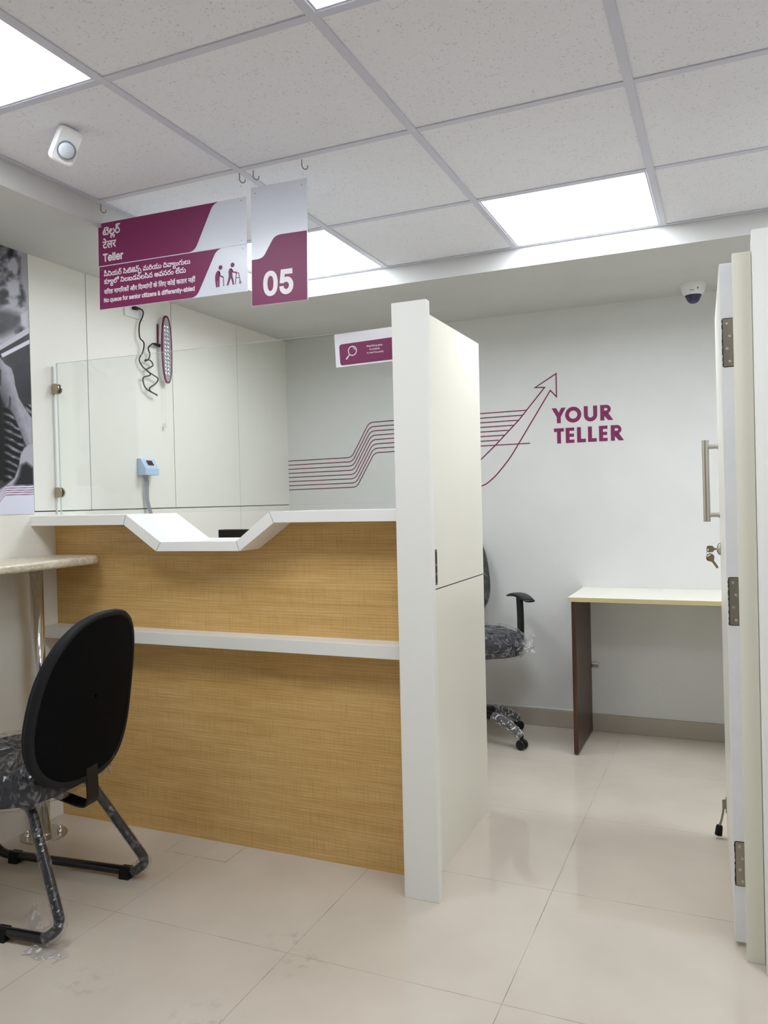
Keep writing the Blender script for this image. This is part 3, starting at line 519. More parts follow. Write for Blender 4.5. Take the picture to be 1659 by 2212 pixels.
    '208,551 208,234 208,208q 183,178q 160,178 134,178q 79,220q 41,280q 41,308 41,331q 68,359q 102,359 127,359 127,551 0,551 0,622 578,622 578,551 474,551 474,0 393,0 393,551',
    '777,551 452,551 452,349 500,399q 569,399 634,399q 716,316q 716,239 716,193q 686,89q 651,39 579,80 604,112q 636,196q 636,237 636,284q 597,330q 562,330 508,330q 452,258 452,0 371,0 371,174 347,154q 276,118q 226,118 179,118q 96,156q 46,233q 46,290 46,370q 156,464q 244,464 267,464q 324,457q 339,454 333,381 317,385q 268,391q 249,391 191,391q 127,339q 127,292 127,239q 188,188q 228,188 272,188q 341,230q 371,260 371,551 0,551 0,622 777,622',
    '170,551 170,0 89,0 89,551 0,551 0,622 273,622 273,551;90,615 69,694q 28,785q -22,823q -56,823 -78,823q -112,814q -126,809 -150,882 -111,896q -59,896 -5,896q 74,845q 137,722q 165,615;146,821 146,845q 179,879q 201,879 224,879q 257,845q 257,821 257,797q 224,763q 201,763 179,763q 146,797q',
    '470,218 470,148q 379,80q 312,80 226,80q 92,208q 29,356 100,382 143,276q 243,153q 305,153 343,153q 391,188q 391,227 391,264q 350,322q 318,347 291,342q 260,341 255,411 323,413q 380,457q 380,494 380,530q 333,562q 302,562 265,562q 205,542q 171,525 146,594 172,608q 249,632q 298,632 376,632q 459,554q 459,495 459,417q 392,375 403,365q 412,355 450,350q 486,350 518,350q 568,356q 594,363 594,551 521,551 521,622 1038,622 1038,551 934,551 934,0 853,0 853,551 675,551 675,0 594,0 594,290 570,284q 524,279q 498,279 481,279q 455,282 470,252q;844,615 817,655q 772,692q 729,703q 703,703 683,703q 641,691q 621,682 595,751 618,761q 668,773q 697,773 742,773q 812,730q 836,692 840,694 820,746q 782,803q 738,827q 707,827 683,827q 651,819q 637,813 614,882 653,896q 705,896 759,896q 838,845q 901,722q 929,615',
    '89,551 0,551 0,622 82,622 68,647q 53,701q 53,731 53,805q 158,896q 249,896 374,896q 554,750q 621,615 540,615 479,721q 342,825q 262,825 202,825q 134,768q 134,720 134,690q 152,642q 165,622 273,622 273,551 170,551 170,0 89,0',
    '413,-58 392,-24q 354,46q 342,73 330,71q 302,68q 287,68 245,68q 160,89q 89,136q 46,215q 46,272 46,316q 77,379q 102,401 135,430q 231,456q 290,456 295,456 295,551 0,551 0,622 534,622 534,551 376,551 376,385 327,385 269,385q 198,371q 173,355 151,340q 126,294q 126,262 126,209q 205,140q 287,140 293,140q 305,140q 312,141 306,161q 306,176 306,211q 348,240q 373,240 416,240q 461,191q 461,162 461,130q 432,95q 410,86 422,62q 455,11q 480,-24',
    '255,464 268,464q 307,461q 344,457q 354,454 349,381 330,385q 282,391q 259,391 197,391q 127,337q 127,287 127,236q 191,188q 240,188 284,188q 369,233q 400,274 386,310q 380,353 442,366q 502,413q 502,457 502,485q 479,533q 465,551 0,551 0,622 937,622 937,551 833,551 833,0 752,0 752,179 724,161q 646,132q 595,132 546,132q 468,170q 440,204 416,182q 359,143q 284,118q 233,118 181,118q 96,160q 46,235q 46,286 46,372q 161,464q;471,301 491,252q 552,203q 601,203 651,203q 725,245q 752,274 752,551 553,551 582,499q 582,445 582,337q',
    '-185,772 -185,796q -152,830q -130,830 -107,830q -75,796q -75,772 -75,748q -107,714q -130,714 -152,714q -185,748q',
    '89,551 0,551 0,622 80,622 68,644q 53,693q 53,724 53,803q 181,896q 290,896 404,896q 594,826q 749,699q 809,615 722,615 631,718q 424,824q 311,824 226,824q 134,765q 134,711 134,683q 153,639q 165,622 273,622 273,551 170,551 170,0 89,0',
    '568,551 474,551 474,380 474,329q 459,269q 441,246 404,198q 323,192 307,266 329,270q 360,281q 370,292 382,304q 393,339q 393,380 393,551 160,551 160,353 160,307q 166,249q 186,211q 226,180q 260,160 370,98 433,62q 486,-3q 486,-53 486,-93q 453,-164q 439,-184 367,-142 380,-122q 403,-77q 403,-55 403,-36q 387,-7q 339,28q 290,56 203,106 164,129q 109,178q 95,212 79,248q 79,316 79,551 0,551 0,622 568,622',
    '170,551 170,0 89,0 89,551 0,551 0,622 273,622 273,551;90,615 69,694q 28,785q -22,823q -56,823 -78,823q -112,814q -126,809 -150,882 -111,896q -59,896 -5,896q 74,845q 137,722q 165,615',
    '271,222 242,222q 184,208q 161,197 114,225q 50,301q 50,352 50,380q 70,420q 87,433 110,450q 172,465q 221,465 314,465 314,551 0,551 0,622 505,622 505,551 395,551 395,394 211,394 180,394q 154,388q 145,381 130,369q 130,347 130,323q 158,290q 174,277 220,294q 275,294 349,294q 447,219q 447,154 447,89q 364,14q 289,4 318,-8q 381,-30q 415,-40 382,-110 325,-84q 221,-27q 176,1 117,4q 48,33q 48,65 48,87q 75,116q 101,116 121,116q 164,95q 194,70 208,68q 219,68 289,68q 366,109q 366,153 366,186q 317,222q;293,615 272,650q 243,726q 243,762 243,829q 332,896q 398,896 430,896q 484,883q 504,872 482,806 465,815q 427,827q 405,827 365,827q 323,782q 323,747 323,714q 350,651q 375,615',
    '481,551 481,0 400,0 400,328 291,328 230,328q 169,316q 150,299 126,280q 126,237 126,188q 200,97q 271,40 217,-12 171,28q 92,108q 45,194q 45,242 45,277q 72,333q 93,351 122,376q 204,399q 272,399 400,399 400,551 0,551 0,622 584,622 584,551',
    '321,69 357,80q 403,116q 403,148 403,186q 345,229q 280,229 211,229q 138,172q 138,124 138,93q 161,35q 232,-36q 302,-89 248,-142 157,-71q 58,53q 58,130 58,168q 89,227q 115,248 96,266q 69,318q 69,352 69,380q 89,420q 106,433 129,450q 188,465q 229,465 361,465 361,551 0,551 0,622 546,622 546,551 442,551 442,394 230,394 199,394q 173,388q 164,381 149,369q 149,347 149,327q 169,296q 183,284 230,300q 284,300 353,300q 440,258q 481,191q 481,153 481,95q 413,19q 348,2',
    '-185,615 -202,650q -220,714q -220,748 -220,813q -136,896q -61,896 -1,896q 79,839q 137,718q 163,622 273,622 273,551 170,551 170,0 89,0 89,551 0,551 0,622 87,622 59,726q -2,825q -57,825 -97,825q -139,776q -139,733 -139,699q -119,644q -105,615;152,816 152,840q 185,874q 207,874 230,874q 262,840q 262,816 262,792q 230,758q 207,758 185,758q 152,792q',
    '88,0 88,728 197,728 493,262 505,244q 538,188q 577,116q 595,76 582,76 578,118q 574,194q 573,259q 573,281 573,728 666,728 666,0 555,0 292,414 273,443q 237,504q 190,587q 155,649 172,649 175,595q 179,503q 181,435q 181,415 181,0',
    '299,-12 225,-12q 113,59q 51,186q 51,270 51,355q 113,482q 225,553q 299,553 374,553q 486,482q 549,355q 549,270 549,186q 486,59q 374,-12q;299,67 354,67q 426,124q 460,216q 460,270 460,324q 426,417q 354,474q 299,474 245,474q 174,417q 140,324q 140,270 140,216q 174,124q 245,67q',
    '535,-204 447,-204 447,84 440,84 432,69q 397,24q 334,-12q 282,-12 214,-12q 109,58q 51,185q 51,271 51,358q 110,484q 214,553q 282,553 335,553q 398,518q 432,473q 440,458 450,458 450,546 535,546;295,67 345,67q 413,119q 448,212q 448,272 448,333q 414,423q 345,474q 295,474 243,474q 174,420q 140,329q 140,272 140,215q 175,122q 244,67q',
    '262,-7 207,-7q 124,39q 77,130q 77,199 77,546 165,546 165,207 165,144q 231,72q 289,72 328,72q 390,106q 426,172q 426,219 426,546 514,546 514,0 429,0 429,132 441,132 416,56q 322,-7q',
    '331,546 331,471 10,471 10,546;117,0 117,619 117,666q 162,729q 233,762q 272,762 304,762q 345,751q 354,747 330,672 323,674q 301,680q 283,680 242,680q 205,639q 205,599 205,0',
    '263,-12 207,-12q 119,21q 62,85q 53,132 136,152 148,107q 213,65q 262,65 319,65q 387,114q 387,148 387,176q 347,214q 307,223 216,245 142,262q 69,336q 69,394 69,440q 122,512q 213,553q 271,553 328,553q 406,519q 456,460q 468,421 388,401 377,430q 325,478q 272,478 223,478q 158,433q 158,399 158,369q 202,332q 250,321 333,301 407,284q 478,210q 478,154 478,106q 424,31q 327,-12q',
    '165,327 165,0 77,0 77,546 162,546 162,414 150,414 175,489q 267,553q 329,553 384,553q 467,507q 514,416q 514,347 514,0 426,0 426,339 426,402q 360,474q 303,474 264,474q 201,439q 165,374q',
    '77,0 77,546 165,546 165,0;122,635 97,635q 61,669q 61,693 61,718q 97,751q 122,751 147,751q 183,718q 183,693 183,669q 147,635q',
    '299,-12 225,-12q 113,59q 51,186q 51,270 51,355q 113,482q 225,553q 299,553 339,553q 409,532q 467,494q 509,438q 521,402 436,378 430,399q 406,434q 371,460q 326,474q 299,474 245,474q 174,417q 140,324q 140,270 140,216q 174,124q 245,67q 299,67 327,67q 373,82q 408,108q 433,146q 438,167 522,144 512,107q 469,50q 411,9q 339,-12q',
    '292,546 292,471 10,471 10,546;92,676 180,676 180,142 180,105q 209,71q 244,71 252,71q 278,75q 289,77 307,3 293,-2q 259,-7q 242,-7 171,-7q 92,68q 92,135',
    '62,0 62,65 368,459 368,464 71,464 71,546 481,546 481,476 184,87 184,82 491,82 491,0',
    '283,-10 211,-10q 107,43q 51,134q 51,190 51,238q 90,307q 159,367q 202,399 310,479 323,488q 354,516q 376,554q 376,579 376,614q 330,659q 291,659 263,659q 221,636q 198,597q 198,570 198,543q 223,493q 266,439q 293,406 628,0 522,0 247,331 208,378q 146,453q 110,526q 110,570 110,618q 154,692q 234,734q 288,734 343,734q 422,692q 465,621q 465,578 465,544q 440,488q 396,440q 368,419 223,311 178,278q 141,221q 141,187 141,151q 175,97q 237,67q 277,67 320,67q 400,103q 464,169q 501,263q 501,321 585,321 585,249q 552,156q 510,103q 496,89 478,67 442,28q 335,-10q',
    '282,-12 214,-12q 109,58q 51,185q 51,271 51,358q 110,484q 214,553q 282,553 335,553q 398,518q 432,473q 440,458 447,458 447,728 535,728 535,0 450,0 450,84 440,84 432,69q 397,24q 334,-12q;295,67 345,67q 413,119q 448,212q 448,272 448,333q 414,423q 345,474q 295,474 243,474q 174,420q 140,329q 140,272 140,215q 175,122q 244,67q',
    '68,-198 91,-122 100,-124 127,-131q 171,-125q 206,-87q 219,-48 235,-3 26,546 123,546 239,222 257,171q 283,72q 297,25 265,25 279,72q 305,172q 323,222 440,546 536,546 296,-82 279,-125q 233,-181q 171,-208q 133,-208 109,-208q 75,-201q',
    '390,351 390,270 70,270 70,351',
    '230,-13 178,-13q 94,26q 44,102q 44,155 44,202q 81,261q 143,294q 218,311q 256,316 305,322q 367,329q 396,346q 396,366 396,369 396,403q 371,450q 320,476q 282,476 243,476q 188,451q 153,415q 144,396 60,423 81,473q 152,529q 238,553q 280,553 307,553q 377,540q 442,500q 484,424q 484,360 484,0 398,0 398,74 392,74 383,55q 342,15q 276,-13q;245,65 294,65q 361,103q 396,164q 396,197 396,273 391,267q 355,256q 309,249q 265,243q 252,242 221,238q 166,219q 132,182q 132,151 132,123q 162,84q 212,65q',
    '331,-12 279,-12q 215,24q 181,69q 172,84 162,84 162,0 77,0 77,728 165,728 165,458 172,458 181,473q 214,518q 277,553q 330,553 398,553q 502,484q 562,358q 562,271 562,185q 503,58q 399,-12q;317,67 369,67q 438,122q 472,215q 472,272 472,329q 438,420q 369,474q 317,474 267,474q 199,423q 164,333q 164,272 164,212q 199,119q 268,67q',
    '324,-10 243,-10q 129,78q 69,245q 69,363 69,481q 130,648q 244,737q 324,737 405,737q 519,648q 579,481q 579,363 579,245q 520,78q 406,-10q;324,71 377,71q 452,140q 490,271q 490,363 490,457q 452,587q 377,657q 324,657 271,657q 197,587q 158,457q 158,363 158,271q 197,140q 271,71q',
    '315,-10 251,-10q 150,41q 89,128q 87,184 177,184 180,151q 218,101q 279,72q 315,72 359,72q 428,113q 467,185q 467,231 467,278q 426,352q 355,395q 310,395 276,395q 207,373q 185,356 98,367 141,728 524,728 524,646 219,646 194,434 198,434 221,452q 289,476q 327,476 376,476q 461,440q 523,374q 558,285q 558,232 558,163q 495,53q 386,-10q',
    '88,0 88,728 220,728 399,269 405,252q 421,204q 439,147q 456,91q 462,67 442,67 449,90q 465,145q 483,202q 500,252q 506,269 683,728 815,728 815,0 724,0 724,416 724,438q 725,496q 726,559q 728,625q 728,655 736,655 726,622q 703,552q 681,487q 661,433q 654,416 492,0 411,0 246,416 239,433q 221,485q 199,549q 175,620q 163,655 172,655 173,628q 174,564q 175,500q 176,439q 176,416 176,0',
    '298,-216 238,-216q 149,-185q 91,-134q 74,-104 145,-59 157,-74q 191,-112q 250,-139q 298,-139 364,-139q 448,-77q 448,-9 448,100 440,100 431,84q 397,42q 334,9q 281,9 216,9q 111,71q 51,190q 51,275 51,360q 110,484q 215,553q 283,553 336,553q 399,518q 433,473q 442,458 451,458 451,546 536,546 536,-14 536,-84q 473,-174q 365,-216q;296,87 346,87q 414,132q 449,218q 449,277 449,335q 415,424q 346,474q 296,474 244,474q 175,421q 140,332q 140,277 140,221q 175,135q 245,87q',
    '235,0 26,546 123,546 239,222 257,172q 283,72q 297,25 265,25 279,72q 305,172q 323,222 439,546 536,546 327,0',
    '77,-204 77,546 162,546 162,458 172,458 181,473q 214,518q 277,553q 330,553 398,553q 502,484q 562,358q 562,271 562,185q 503,58q 399,-12q 331,-12 279,-12q 215,24q 181,69q 172,84 165,84 165,-204;317,67 369,67q 438,122q 472,215q 472,272 472,329q 438,420q 369,474q 317,474 267,474q 199,423q 164,333q 164,272 164,212q 199,119q 268,67q',
]
LINES = {
    'L1': [(0, 0), (1, 772), (2, 1481), (3, 1481)],
    'L2': [(4, 0), (5, 504), (6, 504), (7, 1182)],
    'L3': [(8, 0), (9, 646), (10, 1229), (10, 1471), (9, 1713), (11, 2296)],
    'L4': [(12, 0), (13, 702), (14, 1404), (3, 2690), (15, 3566), (16, 4268), (17, 5040), (18, 5771), (19, 6473), (20, 7162), (21, 8220), (14, 8813), (22, 10099), (23, 10728), (24, 11434), (25, 12482), (26, 12940), (27, 13447), (22, 14030), (1, 14376), (22, 15085)],
    'L5': [(28, 0), (29, 522), (25, 1190), (30, 1648), (13, 2960), (1, 3662), (31, 4371), (32, 5121), (33, 5861), (1, 6572), (15, 7281), (34, 7983), (35, 8968), (33, 9768), (36, 10479), (37, 11181), (26, 11774), (38, 12564), (39, 13273), (22, 13979)],
    'L6': [(40, 0), (41, 556), (7, 815), (42, 1224), (43, 2073), (44, 2628), (45, 2887), (41, 3450), (7, 3709), (46, 4118), (47, 4880), (48, 5399), (7, 6422), (49, 7091), (50, 7350), (51, 7870), (44, 8792), (52, 9051), (45, 9051), (47, 9614), (46, 10133), (5, 10895), (53, 11155), (6, 11414), (54, 12092), (46, 12905), (55, 13667), (56, 13926), (46, 14677), (57, 15439), (44, 16009), (7, 16268), (43, 16937), (58, 17492), (59, 18023)],
    'L7': [(60, 0), (61, 753), (62, 1622), (63, 2234), (9, 2825), (63, 3408), (9, 4000), (64, 4851), (61, 5221), (11, 5821), (65, 6466), (9, 6994), (66, 7577), (67, 8167), (61, 8410), (11, 9009), (68, 9654), (67, 10226), (69, 10468), (67, 10795), (70, 11037), (9, 11589), (66, 12172), (65, 12763), (71, 13560), (72, 14472), (67, 15084), (64, 15327), (64, 15697), (9, 16067), (11, 16650), (9, 17026), (66, 17609), (69, 18200), (10, 18527), (73, 18770), (74, 19332), (75, 19792), (76, 20353), (10, 20965), (9, 21208), (72, 21791)],
    'N': [(77, 0), (78, 648)],
    'G1': [(79, 0), (75, 903), (80, 1465), (66, 2078), (67, 2669), (64, 2911), (73, 3281), (67, 3843), (66, 4085), (80, 4676), (80, 5558), (10, 6171), (75, 6414), (65, 6975), (65, 7503)],
    'G2': [(67, 0), (65, 242), (75, 1039), (81, 1600), (75, 2162), (67, 2724), (10, 2966), (75, 3208), (76, 3770), (10, 4382), (9, 4624)],
    'G3': [(69, 0), (61, 327), (11, 1195), (9, 1572), (75, 2155), (72, 2716), (64, 3597), (67, 3967), (66, 4209), (9, 4800), (82, 5652), (11, 6264), (67, 6641), (66, 6883), (69, 7474), (65, 7801)],
}
def glyph_contours(g, n=3):
    out = []
    for c in GLYPHS[g].split(';'):
        if not c: continue
        q = []
        for tok in c.split(' '):
            off = tok.endswith('q'); a, b = tok.rstrip('q').split(',')
            q.append((float(a), float(b), not off))
        pts = []
        for k in range(len(q)):
            a = q[k]; b = q[(k + 1) % len(q)]; pts.append(a)
            if not a[2] and not b[2]: pts.append(((a[0] + b[0]) / 2, (a[1] + b[1]) / 2, True))
        k0 = next(i for i, p in enumerate(pts) if p[2]); pts = pts[k0:] + pts[:k0]
        P = []; i = 0; m = len(pts)
        while i < m:
            a = pts[i]; b = pts[(i + 1) % m]; P.append((a[0], a[1]))
            if b[2]: i += 1
            else:
                e = pts[(i + 2) % m]
                for s in range(1, n):
                    t = s / n
                    P.append(((1 - t) ** 2 * a[0] + 2 * t * (1 - t) * b[0] + t * t * e[0], (1 - t) ** 2 * a[1] + 2 * t * (1 - t) * b[1] + t * t * e[1]))
                i += 2
        P = [p for i, p in enumerate(P) if abs(p[0] - P[i - 1][0]) + abs(p[1] - P[i - 1][1]) > 0.5]
        if len(P) > 2: out.append(P)
    return out

def fatten(cs, d):
    """outer contours are clockwise, counters anticlockwise: move every point to the left of travel by d"""
    out = []
    for P in cs:
        n = len(P); Q = []
        for i in range(n):
            a = Vector(P[i - 1]); b = Vector(P[i]); c = Vector(P[(i + 1) % n])
            d0 = (b - a).normalized(); d1 = (c - b).normalized()
            n0 = Vector((-d0.y, d0.x)); n1 = Vector((-d1.y, d1.x)); m = n0 + n1
            if m.length < 1e-4: m = n0
            m.normalize(); k = min(1.6, 1.0 / max(0.3, m.dot(n0)))
            Q.append((b.x + m.x * d * k, b.y + m.y * d * k))
        out.append(Q)
    return out

_gc = {}
def write(art, line, x0, x1, base, zscale=1.0, bold=18, zs=None):
    """set one line of lettering so that its ink runs from x0 to x1"""
    G = []
    for g, x in LINES[line]:
        if (g, bold) not in _gc:
            cs = fatten(glyph_contours(g), bold); _gc[(g, bold)] = fill(cs) if cs else None
        if _gc[(g, bold)]: G.append((_gc[(g, bold)], x))
    lo = min(p[0] + x for (v, f), x in G for p in v); hi = max(p[0] + x for (v, f), x in G for p in v)
    sx = (x1 - x0) / (hi - lo); sz = zs if zs else sx * zscale
    for (v, f), x in G:
        o = len(art.v)
        art.v += [(x0 + (p[0] + x - lo) * sx, art.y, base + p[1] * sz) for p in v]
        art.f += [tuple(i + o for i in q) for q in f]
    return art

# ================================================================== THE SETTING
YW = 1.8374           # wall behind the tellers
ZC = 2.2894           # underside of the ceiling grid
ZS = 2.2084           # underside of the plaster soffit
XR, YF = 5.2, -5.0    # far right wall, wall behind the camera
GX, GY, GT = 1.0456, -0.8101, 0.6
SX0, SY0 = 0.458, 0.986   # faces of the bulkhead

o = structure(Shape().box((-0.1, YF - 0.1, -0.05), (XR + 0.1, YW + 0.1, 0.0)).obj('floor', M['floor']))
structure(Shape().box((-0.1, YW, -0.05), (XR + 0.1, YW + 0.1, 2.5)).obj('wall_back', M['paint_white']))
structure(Shape().box((XR, YF - 0.1, -0.05), (XR + 0.1, YW, 2.5)).obj('wall_right', M['paint_white']))
structure(Shape().box((-0.1, YF - 0.1, -0.05), (XR, YF, 2.5)).obj('wall_front', M['paint_white']))
wl = structure(Shape().box((-0.1, YF, -0.05), (-0.0065, YW, 2.5)).obj('wall_left', M['groove']))
G_ = 0.0021
for (y0, y1, z0, z1) in ((YF, -0.1 - G_, 1.2135 + G_, ZS), (-0.1 + G_, 0.2 - G_, 1.2135 + G_, ZS), (0.2 + G_, 0.755 - G_, 1.2135 + G_, ZS),
                         (0.755 + G_, 1.31 - G_, 1.2135 + G_, ZS), (1.31 + G_, YW, 1.2135 + G_, ZS),
                         (YF, 0.755, 0.0, 1.2135 - G_), (0.755, 1.31 - G_, 0.0, 1.2135 - G_), (1.31 + G_, YW, 0.0, 1.2135 - G_)):
    Shape().box((-0.0066, y0, z0), (0.0, y1, z1)).obj('panel', M['laminate_cream'], wl)
structure(Shape().box((0.0, YW - 0.012, 0.0), (XR, YW, 0.088)).obj('baseboard_back', M['baseboard'], bevel=0.002))
structure(Shape().box((0.0, YW - 0.006, 0.088), (XR, YW, 0.098)).obj('trim_1', M['paint_white'], bevel=0.003))

# suspended ceiling: fibre tiles on a white steel grid
LIGHT_CELLS = [(0.4456 + 1.2 * i, y0) for i in range(4) for y0 in (GY - GT, GY + 2 * GT)]
ce = Shape()
xs = [SX0] + [GX + GT * i for i in range(0, 7)] + [XR]
ys = [YF] + [GY + GT * j for j in range(-6, 3)] + [SY0]
for i in range(len(xs) - 1):
    for j in range(len(ys) - 1):
        mx, my = (xs[i] + xs[i + 1]) / 2, (ys[j] + ys[j + 1]) / 2
        if any(a < mx < a + GT and b < my < b + GT for a, b in LIGHT_CELLS): continue
        ce.box((xs[i] + 0.002, ys[j] + 0.002, ZC + 0.004), (xs[i + 1] - 0.002, ys[j + 1] - 0.002, ZC + 0.02))
ceil = structure(ce.obj('ceiling', M['ceiling_tile']))
gr = Shape()
for x in xs[1:-1]: gr.box((x - 0.012, YF, ZC), (x + 0.012, SY0, ZC + 0.0035))
for j, y in enumerate(ys[1:-1]):
    for i in range(len(xs) - 1):
        gr.box((xs[i] + 0.012, y - 0.012, ZC + 0.0004), (xs[i + 1] - 0.012, y + 0.012, ZC + 0.0039))
gr.box((SX0, YF, ZC + 0.0006), (SX0 + 0.018, SY0, ZC + 0.003)); gr.box((SX0, SY0 - 0.018, ZC + 0.0006), (XR, SY0, ZC + 0.003))
g = gr.obj('ceiling_grid', M['t_bar'], ceil, bevel=0.0006)
structure(Shape().box((-0.1, YF - 0.1, 2.42), (XR + 0.1, YW + 0.1, 2.5)).obj('roof', M['paint_white']))
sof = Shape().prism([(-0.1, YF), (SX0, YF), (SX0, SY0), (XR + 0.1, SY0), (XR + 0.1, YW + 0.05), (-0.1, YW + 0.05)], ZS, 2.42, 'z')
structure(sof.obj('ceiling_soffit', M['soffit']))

# ceiling lamps
lamp_labels = {
    (0, 0): 'square white LED ceiling panel cut by the upper left corner, nearest the motion sensor',
    (1, 0): 'square white LED ceiling panel at the top edge, only its tip showing',
    (1, 1): 'square white LED ceiling panel above the maroon wall arrow, over the teller area',
    (0, 1): 'square white LED ceiling panel partly behind the hanging 05 sign',
}
def ceiling_light(i, j, x, y):
    t = thing('ceiling_light', lamp_labels.get((i, j), 'square white LED panel further right in the ceiling grid'), 'ceiling light', (x + GT / 2, y + GT / 2, ZC), group='LED panels in the ceiling grid')
    h = GT / 2 - 0.013
    x0 = max(-h, SX0 + 0.018 - (x + GT / 2)); y1 = min(h, SY0 - 0.018 - (y + GT / 2))
    fr = Shape()
    fr.box((x0, -h, 0.002), (h, -h + 0.006, 0.02)); fr.box((x0, y1 - 0.006, 0.002), (h, y1, 0.02))
    fr.box((x0, -h + 0.006, 0.002), (x0 + 0.006, y1 - 0.006, 0.02)); fr.box((h - 0.006, -h + 0.006, 0.002), (h, y1 - 0.006, 0.02))
    fr.obj('frame', M['t_bar'], t)
    Shape().box((x0 + 0.006, -h + 0.006, 0.004), (h - 0.006, y1 - 0.006, 0.016)).obj('diffuser', M['lamp'], t)
for i in range(4):
    for j, y in enumerate((GY - GT, GY + 2 * GT)):
        ceiling_light(i, j, 0.4456 + 1.2 * i, y)

# partition to the right of the door, door frame
structure(Shape().prism([(2.5345, 0.0), (XR, 0.0), (XR, 1.879), (2.528, 1.879)], -0.172, -0.05, 'y').obj('wall_partition', M['laminate_white'], bevel=0.0015))
jb = Shape().prism([(2.490, 0.0), (2.5335, 0.0), (2.5275, 1.839), (2.4825, 1.839)], -0.126, -0.05, 'y')
structure(jb.obj('trim_2', M['jamb_cream'], bevel=0.0015))

# the open door
DR = math.radians(1.7)
DP = -0.0062     # the leaf hangs slightly out of plumb
door = thing('door_1', 'white door standing open into the teller area, seen edge-on', 'door', (2.4965, -0.055, 0.012), (0, DP, DR)); door['kind'] = 'structure'
D_T, D_W = 0.034, 0.72
Shape().box((-D_T, 0, 0), (0, D_W, 1.823)).obj('door_leaf', [M['door_face'], M['door_edge']], door, bevel=0.002)
leaf = door.children[0]
for p in leaf.data.polygons:
    if p.normal.y < -0.9: p.material_index = 1
def hinge(z0, z1):
    hg = Shape().box((-0.028, -0.0022, z0), (0.004, 0.0, z1))
    h = hg.obj('hinge', M['dark_steel'], door, bevel=0.0006)
    rc = Shape()   # the ragged recess round the plate
    n = 22; L = []
    random.seed(int(z0 * 1000))
    for k in range(n + 1): L.append((-0.0295 - random.random() * 0.0022, z0 + (z1 - z0) * k / n))
    rc.prism([(0.002, z0 - 0.0015)] + [(-0.026, z0 - 0.002)] + L + [(-0.026, z1 + 0.002), (0.002, z1 + 0.0015)], -0.0007, 0.0002, 'y')
    rc.obj('recess', M['slot_dark'], h)
    hh = z1 - z0
    for k, (fx, fz) in enumerate(((-0.012, 0.1), (-0.018, 0.37), (-0.011, 0.63), (-0.018, 0.9))):
        s = Shape().lathe([(0.0042, 0), (0.0042, 0.0006), (0.003, 0.0012), (0.0012, 0.0006), (0, 0.0004)], (fx, -0.0022, z0 + hh * fz), (0, -1, 0), 14)
        s.obj('screw', M['steel'], h, smooth=True)
    Shape().tube([(0.004, -0.004, z0), (0.004, -0.004, z1)], 0.004, 10).obj('knuckle', M['dark_steel'], h, smooth=True)
for z0, z1 in ((1.548, 1.675), (0.857, 0.983), (0.155, 0.272)): hinge(z0, z1)
# pull handle on the inner face
hd = Shape().tube([(-D_T - 0.041, 0.655, 1.113), (-D_T - 0.041, 0.655, 1.395)], 0.0115, 20)
hd.tube([(-D_T, 0.655, 1.372), (-D_T - 0.034, 0.655, 1.372)], 0.0078, 14); hd.tube([(-D_T, 0.655, 1.136), (-D_T - 0.034, 0.655, 1.136)], 0.0078, 14)
hd.lathe([(0.010, 0), (0.010, 0.004), (0.0065, 0.005)], (-D_T, 0.655, 1.372), (-1, 0, 0), 18); hd.lathe([(0.010, 0), (0.010, 0.004), (0.0065, 0.005)], (-D_T, 0.655, 1.136), (-1, 0, 0), 18)
link_o = hd.obj('door_handle', M['steel'], door, smooth=True)
em = link_o.modifiers.new('edges', 'EDGE_SPLIT'); em.split_angle = math.radians(40)
LKY, LKZ = 0.655, 1.018
Shape().lathe([(0.0215, 0), (0.0215, 0.004), (0.017, 0.009), (0.009, 0.011), (0.009, 0.0125), (0, 0.0125)], (-D_T, LKY, LKZ), (-1, 0, 0), 28).obj('lock_cylinder', M['steel'], door, smooth=True)
# door stop with rubber foot
ds = Shape().box((-D_T - 0.003, 0.735 - 0.04, 0.085), (-D_T, 0.735 - 0.018, 0.135))
ds.box((-D_T - 0.014, 0.702, 0.098), (-D_T - 0.003, 0.710, 0.128))
ds.bar(smooth_path([(-D_T - 0.009, 0.706, 0.108), (-D_T - 0.012, 0.706, 0.085), (-D_T - 0.018, 0.706, 0.055), (-D_T - 0.025, 0.706, 0.034)]), (0, 1, 0), 0.008, 0.007)
dso = ds.obj('door_stop', M['dark_steel'], door)
sf = Shape(); a0 = Vector((-D_T - 0.0245, 0.706, 0.036)); a1 = Vector((-D_T - 0.029, 0.706, 0.002))
sf.tube([a0, a0.lerp(a1, 0.2), a1], [0.0095, 0.0115, 0.0125], 14)
sf.obj('rubber_foot', M['rubber'], dso, smooth=False)

def door_point(x, y, z):
    return Matrix.Translation((2.4965, -0.055, 0.012)) @ Matrix.Rotation(DR, 4, 'Z') @ Matrix.Rotation(DP, 4, 'Y') @ Vector((x, y, z))

